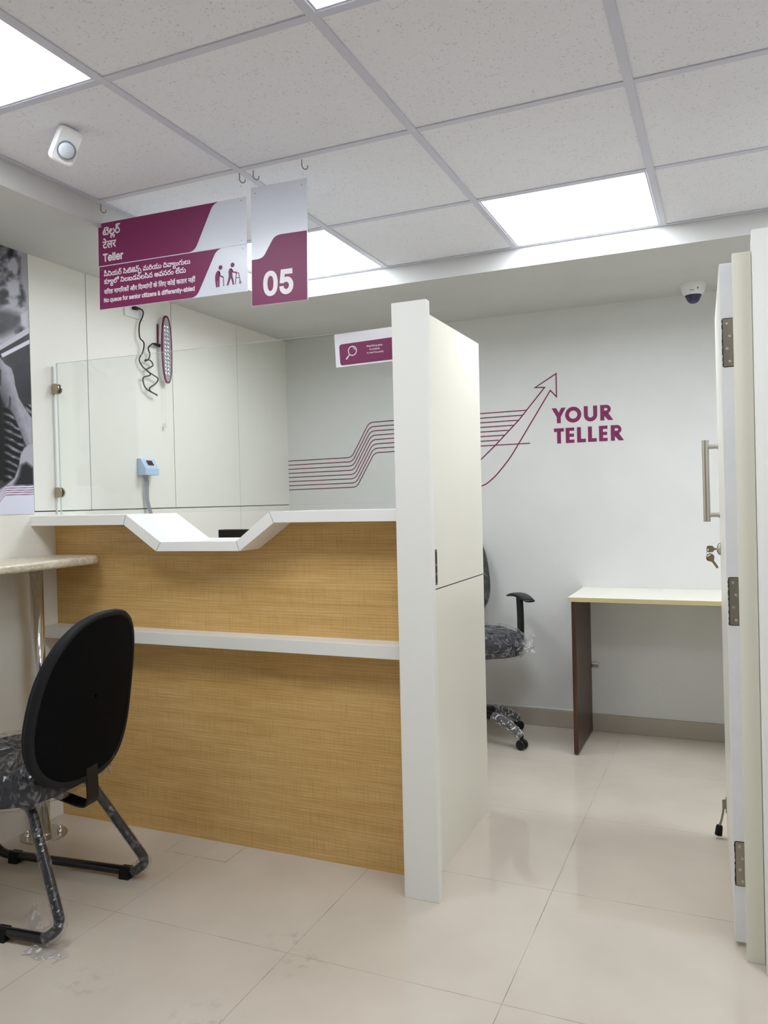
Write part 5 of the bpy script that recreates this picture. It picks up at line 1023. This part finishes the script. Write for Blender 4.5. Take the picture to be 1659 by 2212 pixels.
el = thing('emergency_light', 'oblong white rechargeable emergency lamp with maroon rim on the cream wall', 'emergency light', (0, 0.679, 1.966))
el.scale = (0.55, 0.95, 1.0)
def oval(w, h, n=40, e=2.6): return [(w * math.copysign(abs(math.cos(a)) ** (2 / e), math.cos(a)), h * math.copysign(abs(math.sin(a)) ** (2 / 2.2), math.sin(a))) for a in [2 * math.pi * i / n for i in range(n)]]
def oring(w, h, x): return [(x, a, b) for a, b in oval(w, h)]
Shape().loft([oring(0.030, 0.148, 0.0), oring(0.032, 0.150, 0.010), oring(0.037, 0.157, 0.040), oring(0.037, 0.158, 0.050)]).obj('housing', M['pvc_white'], el, smooth=False)
Shape().loft([oring(0.0375, 0.1585, 0.050), oring(0.0395, 0.161, 0.053), oring(0.0395, 0.161, 0.062), oring(0.036, 0.157, 0.066), oring(0.0315, 0.1525, 0.065), oring(0.031, 0.152, 0.056)]).obj('rim', M['maroon_line'], el, smooth=True)
rf = Shape(); nn = 14
rings = []
bed = Shape().loft([oring(0.0315, 0.1525, 0.0565), oring(0.0315, 0.1525, 0.0585), oring(0.029, 0.150, 0.060)]).obj('lens_bed', M['lens_bed'], el)
for k in range(13):
    for q in (-1, 1):
        z = -0.115 + 0.0185 * k
        Shape().lathe([(0.0088, 0.0), (0.0090, 0.004), (0.0066, 0.0062), (0.0034, 0.0012), (0.0, 0.0010)], (0.060, q * 0.0105, z), (1, 0, 0), 10).obj('reflector_cup', M['silver_reflector'], bed)
Shape().box((0.004, -0.0345, 0.025), (0.016, -0.030, 0.118)).obj('carry_handle', M['maroon_line'], el, bevel=0.002)
# charging cord
c1 = [(0.477, 2.121), (0.502, 2.123), (0.526, 2.117), (0.53, 2.095), (0.507, 2.052), (0.501, 1.994), (0.525, 1.971), (0.519, 1.93), (0.499, 1.893), (0.52, 1.863), (0.553, 1.845), (0.561, 1.829), (0.522, 1.815), (0.522, 1.795), (0.541, 1.764), (0.605, 1.743)]
c2 = [(0.600, 1.980), (0.58, 1.977), (0.555, 1.953), (0.573, 1.928), (0.564, 1.903), (0.534, 1.89), (0.53, 1.895), (0.568, 1.898), (0.593, 1.879), (0.549, 1.856), (0.549, 1.844), (0.582, 1.832), (0.621, 1.82), (0.607, 1.795), (0.567, 1.773), (0.562, 1.755), (0.605, 1.743)]
cd = thing('power_cord', 'thin black power cord dangling in loops beside the emergency lamp', 'cord', (0, 0, 0))
def cpath(pts, d): return smooth_path([(0.022 + d * math.sin(i * 1.3), y, z) for i, (y, z) in enumerate(pts)], 6)
Shape().tube(cpath(c1, 0.004), 0.0031, 8).obj('cable', M['black_plastic'], cd, smooth=True)
Shape().tube(cpath(c2, 0.006), 0.0031, 8).obj('cable', M['black_plastic'], cd, smooth=True)
Shape().tube([(0.009, 0.474, 2.121), (0.020, 0.478, 2.121), (0.022, 0.490, 2.121), (0.022, 0.503, 2.122)], [0.006, 0.009, 0.008, 0.004], 10).obj('plug', M['black_plastic'], cd, smooth=True)
Shape().tube([(0.022, 0.596, 1.980), (0.020, 0.610, 1.981), (0.016, 0.653, 1.980)], [0.0045, 0.0065, 0.0085], 10).obj('connector', M['black_plastic'], cd, smooth=True)
Shape().tube([(0.022, 0.597, 1.746), (0.022, 0.612, 1.741)], [0.0028, 0.0032], 8).obj('end_cap', M['black_plastic'], cd, smooth=True)
pc = thing('pull_string', 'short white string with a white tag hanging below the emergency lamp', 'string', (0, 0, 0))
Shape().tube(smooth_path([(0.02, 0.672, 1.803), (0.018, 0.676, 1.74), (0.018, 0.671, 1.68), (0.020, 0.674, 1.615)], 5), 0.0011, 6).obj('string', M['pvc_white'], pc, smooth=True)
Shape().box((0.016, 0.668, 1.598), (0.022, 0.682, 1.617)).obj('tag', M['pvc_white'], pc, bevel=0.001)

du = thing('number_display', 'small pale blue wedge-shaped number display with dark screen on the cream wall', 'display', (0, 0.5, 1.366))
Shape().prism([(0.0005, 0.0), (0.05, 0.0), (0.05, 0.030), (0.021, 0.077), (0.0005, 0.077)], -0.013, 0.078, 'y').obj('case', M['display_blue'], du, bevel=0.002)
e0 = Vector((0.05, 0, 0.030)); e1 = Vector((0.021, 0, 0.077)); dn = Vector((0.077 - 0.030, 0, 0.05 - 0.021)).normalized()
def on_slope(t, y, off): p = e0.lerp(e1, t) + dn * off; return (p.x, y, p.z)
fr = Shape().add([on_slope(0.22, 0.008, 0.0012), on_slope(0.22, 0.058, 0.0012), on_slope(0.86, 0.058, 0.0012), on_slope(0.86, 0.008, 0.0012)], [(0, 1, 2, 3)]); fr.obj('bezel', M['pvc_white'], du)
fr = Shape().add([on_slope(0.28, 0.012, 0.0018), on_slope(0.28, 0.054, 0.0018), on_slope(0.80, 0.054, 0.0018), on_slope(0.80, 0.012, 0.0018)], [(0, 1, 2, 3)]); fr.obj('screen', M['display_dark'], du)
rb = Shape(); P = smooth_path([(0.024, 0.010, 0.0), (0.020, 0.024, -0.025), (0.018, 0.027, -0.07), (0.017, 0.030, -0.115), (0.022, 0.045, -0.176)], 6); rings = []
for i, p in enumerate(P):
    an = 0.2 + 1.1 * math.exp(-((i - 5) / 4.0) ** 2); w = 0.0105
    d = Vector((math.sin(an), math.cos(an), 0)) * w; n2 = Vector((math.cos(an), -math.sin(an), 0)) * 0.0008
    rings.append([p + d + n2, p - d + n2, p - d - n2, p + d - n2])
rb.loft(rings).obj('ribbon_cable', M['ribbon'], du)

# black flat-topped monitor glimpsed behind the counter, on the staff worktop
wk = Shape().box((0.0, 0.17, 0.70), (1.53, 0.66, 0.725)); wko = tag(wk.obj('staff_worktop', M['desk_top'], None, bevel=0.001), 'staff worktop behind the teller counter', 'worktop')
mn = thing('monitor', 'black monitor top edge showing through the notch of the counter', 'monitor', (0.74, 0.42, 0.725))
Shape().box((-0.245, -0.02, 0.09), (0.245, 0.02, 0.394)).obj('screen_housing', M['black_plastic'], mn, bevel=0.004)
Shape().box((-0.03, -0.005, 0.008), (0.03, 0.025, 0.12)).obj('stand', M['black_plastic'], mn, bevel=0.002)
Shape().box((-0.11, -0.07, 0.0), (0.11, 0.09, 0.01)).obj('foot', M['black_plastic'], mn, bevel=0.003)

# ================================================================== WRITING LEDGE
lg = thing('writing_ledge', 'beige writing ledge with rounded end on a chrome pole by the left wall', 'ledge', (0.092, -0.185, 0))
def L_(x, y): return (x - 0.092, y + 0.185)
outl = [(v.x, v.y) for v in round_corners([L_(0.002, -0.006), L_(0.272, -0.006), L_(0.335, -1.3), L_(0.002, -1.3)], [0, 0.11, 0, 0], 10, True)]
Shape().prism(outl, 1.010, 1.041, 'z').obj('ledge_top', M['ledge'], lg, bevel=0.011, seg=4)
Shape().tube([(0, 0, 0.004), (0, 0, 1.011)], 0.0235, 28).obj('pole', M['chrome'], lg, smooth=True)
bp_ = Shape().lathe([(0.083, 0.0), (0.083, 0.005), (0.081, 0.007), (0.028, 0.007), (0.0255, 0.012)], n=40); bpo = bp_.obj('base_plate', M['steel'], lg)
for k in range(4):
    an = math.radians(45 + 90 * k); px, py = 0.056 * math.cos(an), 0.056 * math.sin(an)
    Shape().lathe([(0.012, 0.007), (0.012, 0.009), (0.009, 0.0095), (0.009, 0.019), (0.0078, 0.025), (0.0045, 0.0285), (0, 0.0295)], (px, py, 0), n=16).obj('cap_nut', M['chrome'], bpo, smooth=True)

# ================================================================== VISITOR CHAIR
def film_shell(rings_fn, nu, nv, amp, freq, seed): pass
HD = math.radians(6.0)
vc = thing('visitor_chair', 'black visitor chair on a sled frame, seat and legs still in plastic film', 'chair', (0.441, -0.565, 0.0), (0, 0, HD))
# backrest: local +x is the rear; outline in (y, z)
BZ0, BZ1 = 0.395, 0.915
def back_outline(n=72):
    out = []
    for i in range(n):
        a = 2 * math.pi * i / n
        c, s = math.cos(a), math.sin(a)
        e = 2.75
        y = math.copysign(abs(c) ** (2 / e), c); z = math.copysign(abs(s) ** (2 / e), s)
        hw = 0.226 * (1 - 0.12 * z - 0.07 * z * z)
        out.append((y * hw, z))
    return out
BO = back_outline()
def back_pt(y, z, x):
    zz = (BZ0 + BZ1) / 2 + z * (BZ1 - BZ0) / 2
    lean = 0.215 + 0.095 * (z + 1) / 2 + 0.018 * (z * z - 1)
    return (lean + x - 0.55 * y * y, y, zz)
def back_ring(sc_, x): return [back_pt(y * sc_, z * sc_, x) for y, z in BO]
bs = Shape()
bs.loft([back_ring(1.0, 0.0), back_ring(0.995, 0.012), back_ring(0.98, 0.018), back_ring(0.94, 0.020), back_ring(0.928, 0.016)], False, 1)
bs.loft([back_ring(0.928, 0.016), back_ring(0.8, 0.0185), back_ring(0.55, 0.02), back_ring(0.25, 0.02), back_ring(0.02, 0.02)], False, 0)
bs.loft([back_ring(1.0, 0.0), back_ring(0.99, -0.006), back_ring(0.97, -0.006)], False, 1)
bs.loft([back_ring(0.97, -0.006), back_ring(0.97, -0.016), back_ring(0.93, -0.028), back_ring(0.8, -0.036), back_ring(0.4, -0.040), back_ring(0.02, -0.040)], False, 2)
bs.obj('backrest', [M['black_gloss'], M['black_rim'], M['fabric']], vc, smooth=True)
# flat steel bracket joining back and seat
br = Shape().bar(smooth_path([(0.231, 0.012, 0.475), (0.232, 0.012, 0.42), (0.234, 0.012, 0.355), (0.229, 0.012, 0.325), (0.205, 0.012, 0.317), (0.14, 0.012, 0.330), (0.05, 0.012, 0.352)], 6), (0, 1, 0), 0.052, 0.006)
br.box((0.03, -0.03, 0.345), (0.12, 0.055, 0.375))
br.obj('back_bracket', M['black_plastic'], vc, bevel=0.0015)
# seat cushion
def seat_outline(n=56):
    return [(0.225 * math.copysign(abs(math.cos(a)) ** (2 / 3.4), math.cos(a)) - 0.03, 0.232 * math.copysign(abs(math.sin(a)) ** (2 / 3.4), math.sin(a))) for a in [2 * math.pi * i / n for i in range(n)]]
SO = seat_outline()
def seat_ring(sc_, z, dz=0.0): return [((x + 0.03) * sc_ - 0.03, y * sc_, z + dz * (1 - 12 * y * y)) for x, y in SO]
ss = Shape().loft([seat_ring(0.94, 0.372), seat_ring(0.995, 0.378), seat_ring(1.0, 0.392), seat_ring(1.0, 0.425), seat_ring(0.97, 0.447), seat_ring(0.88, 0.458), seat_ring(0.5, 0.462), seat_ring(0.03, 0.460)])
ss.obj('seat', M['fabric'], vc, smooth=True)
def crumple(rings, amp, freq, seed):
    """creased film: sharp ridges in random directions"""
    out = []
    for r in rings:
        rr = []
        for p in r:
            p = Vector(p); q = p * freq + Vector((seed, seed * 1.7, 0))
            d = noise.noise_vector(q) + 0.6 * noise.noise_vector(q * 2.7)
            rg_ = 1 - abs(noise.noise(q * 1.6)) * 2.2; r2 = 1 - abs(noise.noise(Vector((q.x * 0.9, q.y * 3.2, q.z)) + Vector((9, 4, 2)))) * 2.4
            k = max(0.0, rg_) ** 4 + 0.8 * max(0.0, r2) ** 4
            rr.append(p + d * amp * 0.6 + Vector((0, 0, 1)) * amp * 1.3 * k)
        out.append(rr)
    return out
wr = []
for sc_, z in ((0.90, 0.362), (1.0, 0.363), (1.03, 0.372), (1.035, 0.39), (1.035, 0.41), (1.03, 0.43), (1.01, 0.452), (0.96, 0.463), (0.9, 0.469), (0.8, 0.472), (0.7, 0.473), (0.6, 0.474), (0.5, 0.474), (0.4, 0.474), (0.3, 0.473), (0.2, 0.473), (0.1, 0.473), (0.02, 0.473)):
    n = 140
    ol = [(0.225 * math.copysign(abs(math.cos(a)) ** (2 / 3.4), math.cos(a)), 0.232 * math.copysign(abs(math.sin(a)) ** (2 / 3.4), math.sin(a))) for a in [2 * math.pi * i / n for i in range(n)]]
    wr.append([(x * sc_ - 0.03, y * sc_, z) for x, y in ol])
Shape().loft(crumple(wr, 0.006, 17.0, 3.1), False).obj('seat_wrap', M['film'], vc, smooth=False)
# a loose flap of film at the rear right of the seat
def sheet(corners, nu, nv, amp, freq, seed):
    a, b, c, d = [Vector(p) for p in corners]; v = []; f = []
    for j in range(nv + 1):
        for i in range(nu + 1):
            s, t = i / nu, j / nv
            p = (a * (1 - s) + b * s) * (1 - t) + (d * (1 - s) + c * s) * t
            q = p * freq + Vector((seed, 0, seed)); v.append(p + (noise.noise_vector(q) + 0.5 * noise.noise_vector(q * 2.3)) * amp)
    for j in range(nv):
        for i in range(nu):
            k = j * (nu + 1) + i; f.append((k, k + 1, k + nu + 2, k + nu + 1))
    return v, f
fl = Shape().add(*sheet([(0.185, 0.15, 0.46), (0.235, 0.115, 0.445), (0.230, 0.11, 0.365), (0.19, 0.16, 0.37)], 14, 18, 0.016, 24, 2.0))
fl.add(*sheet([(0.17, -0.12, 0.44), (0.20, 0.14, 0.44), (0.19, 0.13, 0.375), (0.17, -0.1, 0.355)], 22, 12, 0.014, 20, 5.0))
fl.obj('film_flap', M['film_crumpled'], vc)
# sled frame: one bent tube per side
TR = 0.0145
def side_path(s):
    p = [(0.02, s * 0.10, 0.358), (0.125, s * 0.125, 0.352), (0.288, s * 0.203, 0.062), (0.235, s * 0.207, TR + 0.008), (-0.300, s * 0.207, TR + 0.008), (-0.375, s * 0.205, 0.075), (-0.200, s * 0.130, 0.352), (-0.12, s * 0.11, 0.358)]
    return round_corners(p, [0, 0.05, 0.06, 0.05, 0.07, 0.07, 0.05, 0], 9)
for s in (1, -1):
    P = side_path(s)
    fo = Shape().tube(P, TR, 16).obj('side_frame', M['black_paint'], vc, smooth=True)
    for fx in ((0.205, -0.245) if s > 0 else (0.09, -0.245)):
        ft = Shape().prism([(-0.019, 0.0), (0.019, 0.0), (0.0175, 0.022), (0.012, 0.036), (-0.012, 0.036), (-0.0175, 0.022)], fx - 0.018, fx + 0.018, 'x')
        ft.obj('glide_foot', M['rubber'], fo, loc=(0, s * 0.207, 0))
    # film wound round the rear leg
    seg_ = [p for p in P if p.x > 0.08]
    seg_ = seg_[: max(4, int(len(seg_) * 0.86))]
    fine = []
    for i in range(len(seg_) - 1):
        m_ = max(1, int((seg_[i + 1] - seg_[i]).length / 0.006))
        fine += [seg_[i].lerp(seg_[i + 1], k / m_) for k in range(m_)]
    random.seed(8 + s)
    Shape().tube(fine, [TR * (1.13 + 0.16 * random.random() + (0.35 if (i > len(fine) - 12) else 0)) for i in range(len(fine))], 14, wobble=0.12).obj('leg_wrap', M['film'], fo)
    fr_ = [p for p in P if p.x < -0.05 and p.z > 0.10]
    fine = []
    for i in range(len(fr_) - 1):
        m_ = max(1, int((fr_[i + 1] - fr_[i]).length / 0.008))
        fine += [fr_[i].lerp(fr_[i + 1], k / m_) for k in range(m_)]
    Shape().tube(fine, [TR * (1.13 + 0.16 * random.random()) for i in range(len(fine))], 12, wobble=0.1).obj('leg_wrap', M['film'], fo)
sc1 = Shape().add(*sheet([(0.19, -0.255, 0.003), (0.32, -0.275, 0.003), (0.34, -0.225, 0.010), (0.20, -0.19, 0.012)], 16, 10, 0.008, 22, 8.0)); 
sc1.add(*sheet([(0.10, -0.13, 0.03), (0.17, -0.16, 0.10), (0.20, -0.17, 0.03), (0.13, -0.20, 0.02)], 12, 12, 0.010, 22, 12.0))
scr = sc1.obj('loose_film', M['film_crumpled'], vc)

# ================================================================== OFFICE CHAIR (behind the counter)
HA = math.radians(-55.0)
oc = thing('office_chair', 'black swivel office chair in plastic film standing behind the white side panel', 'chair', (1.256, 1.49, 0.0), (0, 0, HA))
# local +x is the way the chair faces
def so(w, d, n=44, e=3.0): return [(d * math.copysign(abs(math.cos(a)) ** (2 / e), math.cos(a)), w * math.copysign(abs(math.sin(a)) ** (2 / e), math.sin(a))) for a in [2 * math.pi * i / n for i in range(n)]]
def oring2(sc_, z): return [(x * sc_ + 0.02, y * sc_, z - (0.008 * max(0, (x * sc_) / 0.24) ** 3)) for x, y in so(0.235, 0.235)]
Shape().loft([oring2(0.90, 0.455), oring2(0.97, 0.458), oring2(0.985, 0.470), oring2(0.985, 0.485)]).obj('seat_pan', M['black_plastic'], oc, smooth=False, bevel=0.002)
Shape().loft([oring2(0.98, 0.486), oring2(1.0, 0.495), oring2(1.0, 0.520), oring2(0.96, 0.540), oring2(0.84, 0.552), oring2(0.5, 0.556), oring2(0.03, 0.555)]).obj('seat', M['fabric'], oc, smooth=True)
wr = []
for sc_, z in ((0.95, 0.448), (1.02, 0.452), (1.035, 0.47), (1.035, 0.49), (1.03, 0.52), (1.0, 0.546), (0.92, 0.558), (0.8, 0.562), (0.6, 0.564), (0.4, 0.564), (0.2, 0.564), (0.03, 0.564)):
    wr.append([(x * sc_ + 0.02, y * sc_, z - (0.008 * max(0, (x * sc_) / 0.24) ** 3)) for x, y in so(0.235, 0.235, 120)])
w_ = Shape().loft(crumple(wr, 0.006, 18.0, 7.7), False)
w_.obj('seat_wrap', M['film'], oc)
w_ = Shape()
w_.add(*sheet([(0.20, 0.16, 0.52), (0.19, 0.27, 0.54), (0.16, 0.275, 0.47), (0.20, 0.17, 0.455)], 16, 14, 0.018, 22, 3.0))
w_.add(*sheet([(0.22, 0.10, 0.53), (0.245, 0.23, 0.535), (0.24, 0.23, 0.475), (0.22, 0.10, 0.46)], 16, 14, 0.016, 25, 9.0))
w_.obj('film_flap', M['film_crumpled'], oc)
def bring(sc_, x):
    out = []
    for i in range(56):
        a = 2 * math.pi * i / 56; c, s = math.cos(a), math.sin(a)
        y = math.copysign(abs(c) ** (2 / 2.6), c) * 0.172 * sc_; z = math.copysign(abs(s) ** (2 / 2.6), s) * sc_
        out.append((-0.215 - 0.06 * (z + 1) / 2 + x + 0.75 * y * y, y * (1 - 0.10 * z), 0.83 + 0.245 * z))
    return out
Shape().loft([bring(0.03, -0.03), bring(0.6, -0.03), bring(0.93, -0.026), bring(1.0, -0.012), bring(1.0, 0.005), bring(0.94, 0.026), bring(0.7, 0.034), bring(0.03, 0.036)], False).obj('backrest', M['fabric'], oc, smooth=True)
Shape().loft(crumple([bring(0.03, -0.036), bring(0.6, -0.037), bring(0.95, -0.033), bring(1.025, -0.015), bring(1.025, 0.008), bring(0.96, 0.032), bring(0.7, 0.041), bring(0.4, 0.043), bring(0.03, 0.043)], 0.004, 15, 2.2), False).obj('back_wrap', M['film'], oc)
Shape().bar(smooth_path([(-0.262, 0, 0.80), (-0.262, 0, 0.66), (-0.25, 0, 0.50), (-0.20, 0, 0.446), (-0.05, 0, 0.446)], 6), (0, 1, 0), 0.07, 0.012).obj('back_bracket', M['black_plastic'], oc)
for s in (1, -1):
    ap = Shape().bar(smooth_path([(-0.03, s * 0.20, 0.447), (-0.02, s * 0.255, 0.452), (-0.005, s * 0.262, 0.50), (0.0, s * 0.262, 0.60), (-0.005, s * 0.262, 0.68), (-0.01, s * 0.262, 0.715)], 6), (1, 0, 0), 0.058, 0.018)
    apo = ap.obj('armrest', M['black_plastic'], oc, bevel=0.004)
    pr = []
    for k in range(13):
        x = -0.135 + 0.27 * k / 12; q = (k - 6) / 6
        w = 0.036 * (1 - 0.25 * q * q) ; th = 0.012 * (1 - 0.5 * q * q); zc = 0.722 - 0.016 * q * q
        pr.append([(x, s * 0.262 + w * math.copysign(abs(math.cos(a)) ** 0.8, math.cos(a)), zc + th * math.sin(a)) for a in [2 * math.pi * i / 14 for i in range(14)]])
    Shape().loft(pr).obj('arm_pad', M['black_plastic'], apo, smooth=True)
Shape().tube([(0, 0, 0.10), (0, 0, 0.24), (0, 0, 0.245), (0, 0, 0.45)], [0.028, 0.028, 0.016, 0.016], 20).obj('gas_column', M['black_plastic'], oc)
for k in range(5):
    a = math.radians(36.0 + 72 * k)     # in the frame of the chair
    d = Vector((math.cos(a), math.sin(a), 0)); nrm = Vector((-d.y, d.x, 0))
    P = smooth_path([d * 0.02 + Vector((0, 0, 0.135)), d * 0.12 + Vector((0, 0, 0.132)), d * 0.21 + Vector((0, 0, 0.108)), d * 0.268 + Vector((0, 0, 0.072)), d * 0.285 + Vector((0, 0, 0.058))], 6)
    lg_ = Shape().tube(P, [0.022 - 0.008 * i / (len(P) - 1) for i in range(len(P))], 12).obj('base_leg', M['black_plastic'], oc, smooth=True)
    random.seed(40 + k)
    fine = []
    Q = P[6:]
    for i in range(len(Q) - 1):
        m_ = max(1, int((Q[i + 1] - Q[i]).length / 0.005)); fine += [Q[i].lerp(Q[i + 1], t / m_) for t in range(m_)]
    Shape().tube(fine, [0.0235 - 0.006 * i / len(fine) + 0.004 * random.random() for i in range(len(fine))], 18, wobble=0.14).obj('leg_wrap', M['bubble_film'], lg_)
    cp = d * 0.285
    ca = Shape()
    for q in (-1, 1):
        cc = cp + nrm * 0.013 * q
        ca.lathe([(0.012, -0.009), (0.022, -0.008), (0.0245, -0.004), (0.0245, 0.004), (0.022, 0.008), (0.012, 0.009)], (cc.x, cc.y, 0.0245), (nrm.x, nrm.y, 0), 22)
    ca.tube([(cp.x, cp.y, 0.022), (cp.x, cp.y, 0.062)], 0.008, 10)
    ca.obj('caster', M['black_plastic'], oc)

# ================================================================== DESK
dk = thing('desk', 'plain ivory-topped desk on a dark brown side panel against the back wall', 'desk', (1.76, 1.39, 0))
dt = Shape().box((0, 0, 0.7275), (1.09, YW - 1.39 - 0.001, 0.7485)).obj('desk_top', [M['desk_top'], M['desk_edge']], dk, bevel=0.0008)
for p in dt.data.polygons:
    if abs(p.normal.z) < 0.5: p.material_index = 1
for x in (0.016, 1.05): Shape().box((x, 0.004, 0.006), (x + 0.020, YW - 1.39 - 0.014, 0.7275)).obj('side_panel', M['brown_wood'], dk, bevel=0.0006)
for x in (0.026, 1.06):
    for y in (0.03, 0.40): Shape().lathe([(0.008, 0.0), (0.008, 0.006)], (x, y, 0), n=12).obj('glide_foot', M['pvc_white'], dk)
Shape().lathe([(0.036, 0.7485), (0.036, 0.7505), (0.028, 0.7515), (0, 0.7515)], (0.362, 0.40, 0), n=28).obj('cable_grommet', M['pvc_white'], dk)
Shape().box((0.036, 0.425, 0.335), (0.075, 0.446, 0.355)).obj('wall_bracket', M['steel'], dk, bevel=0.003)
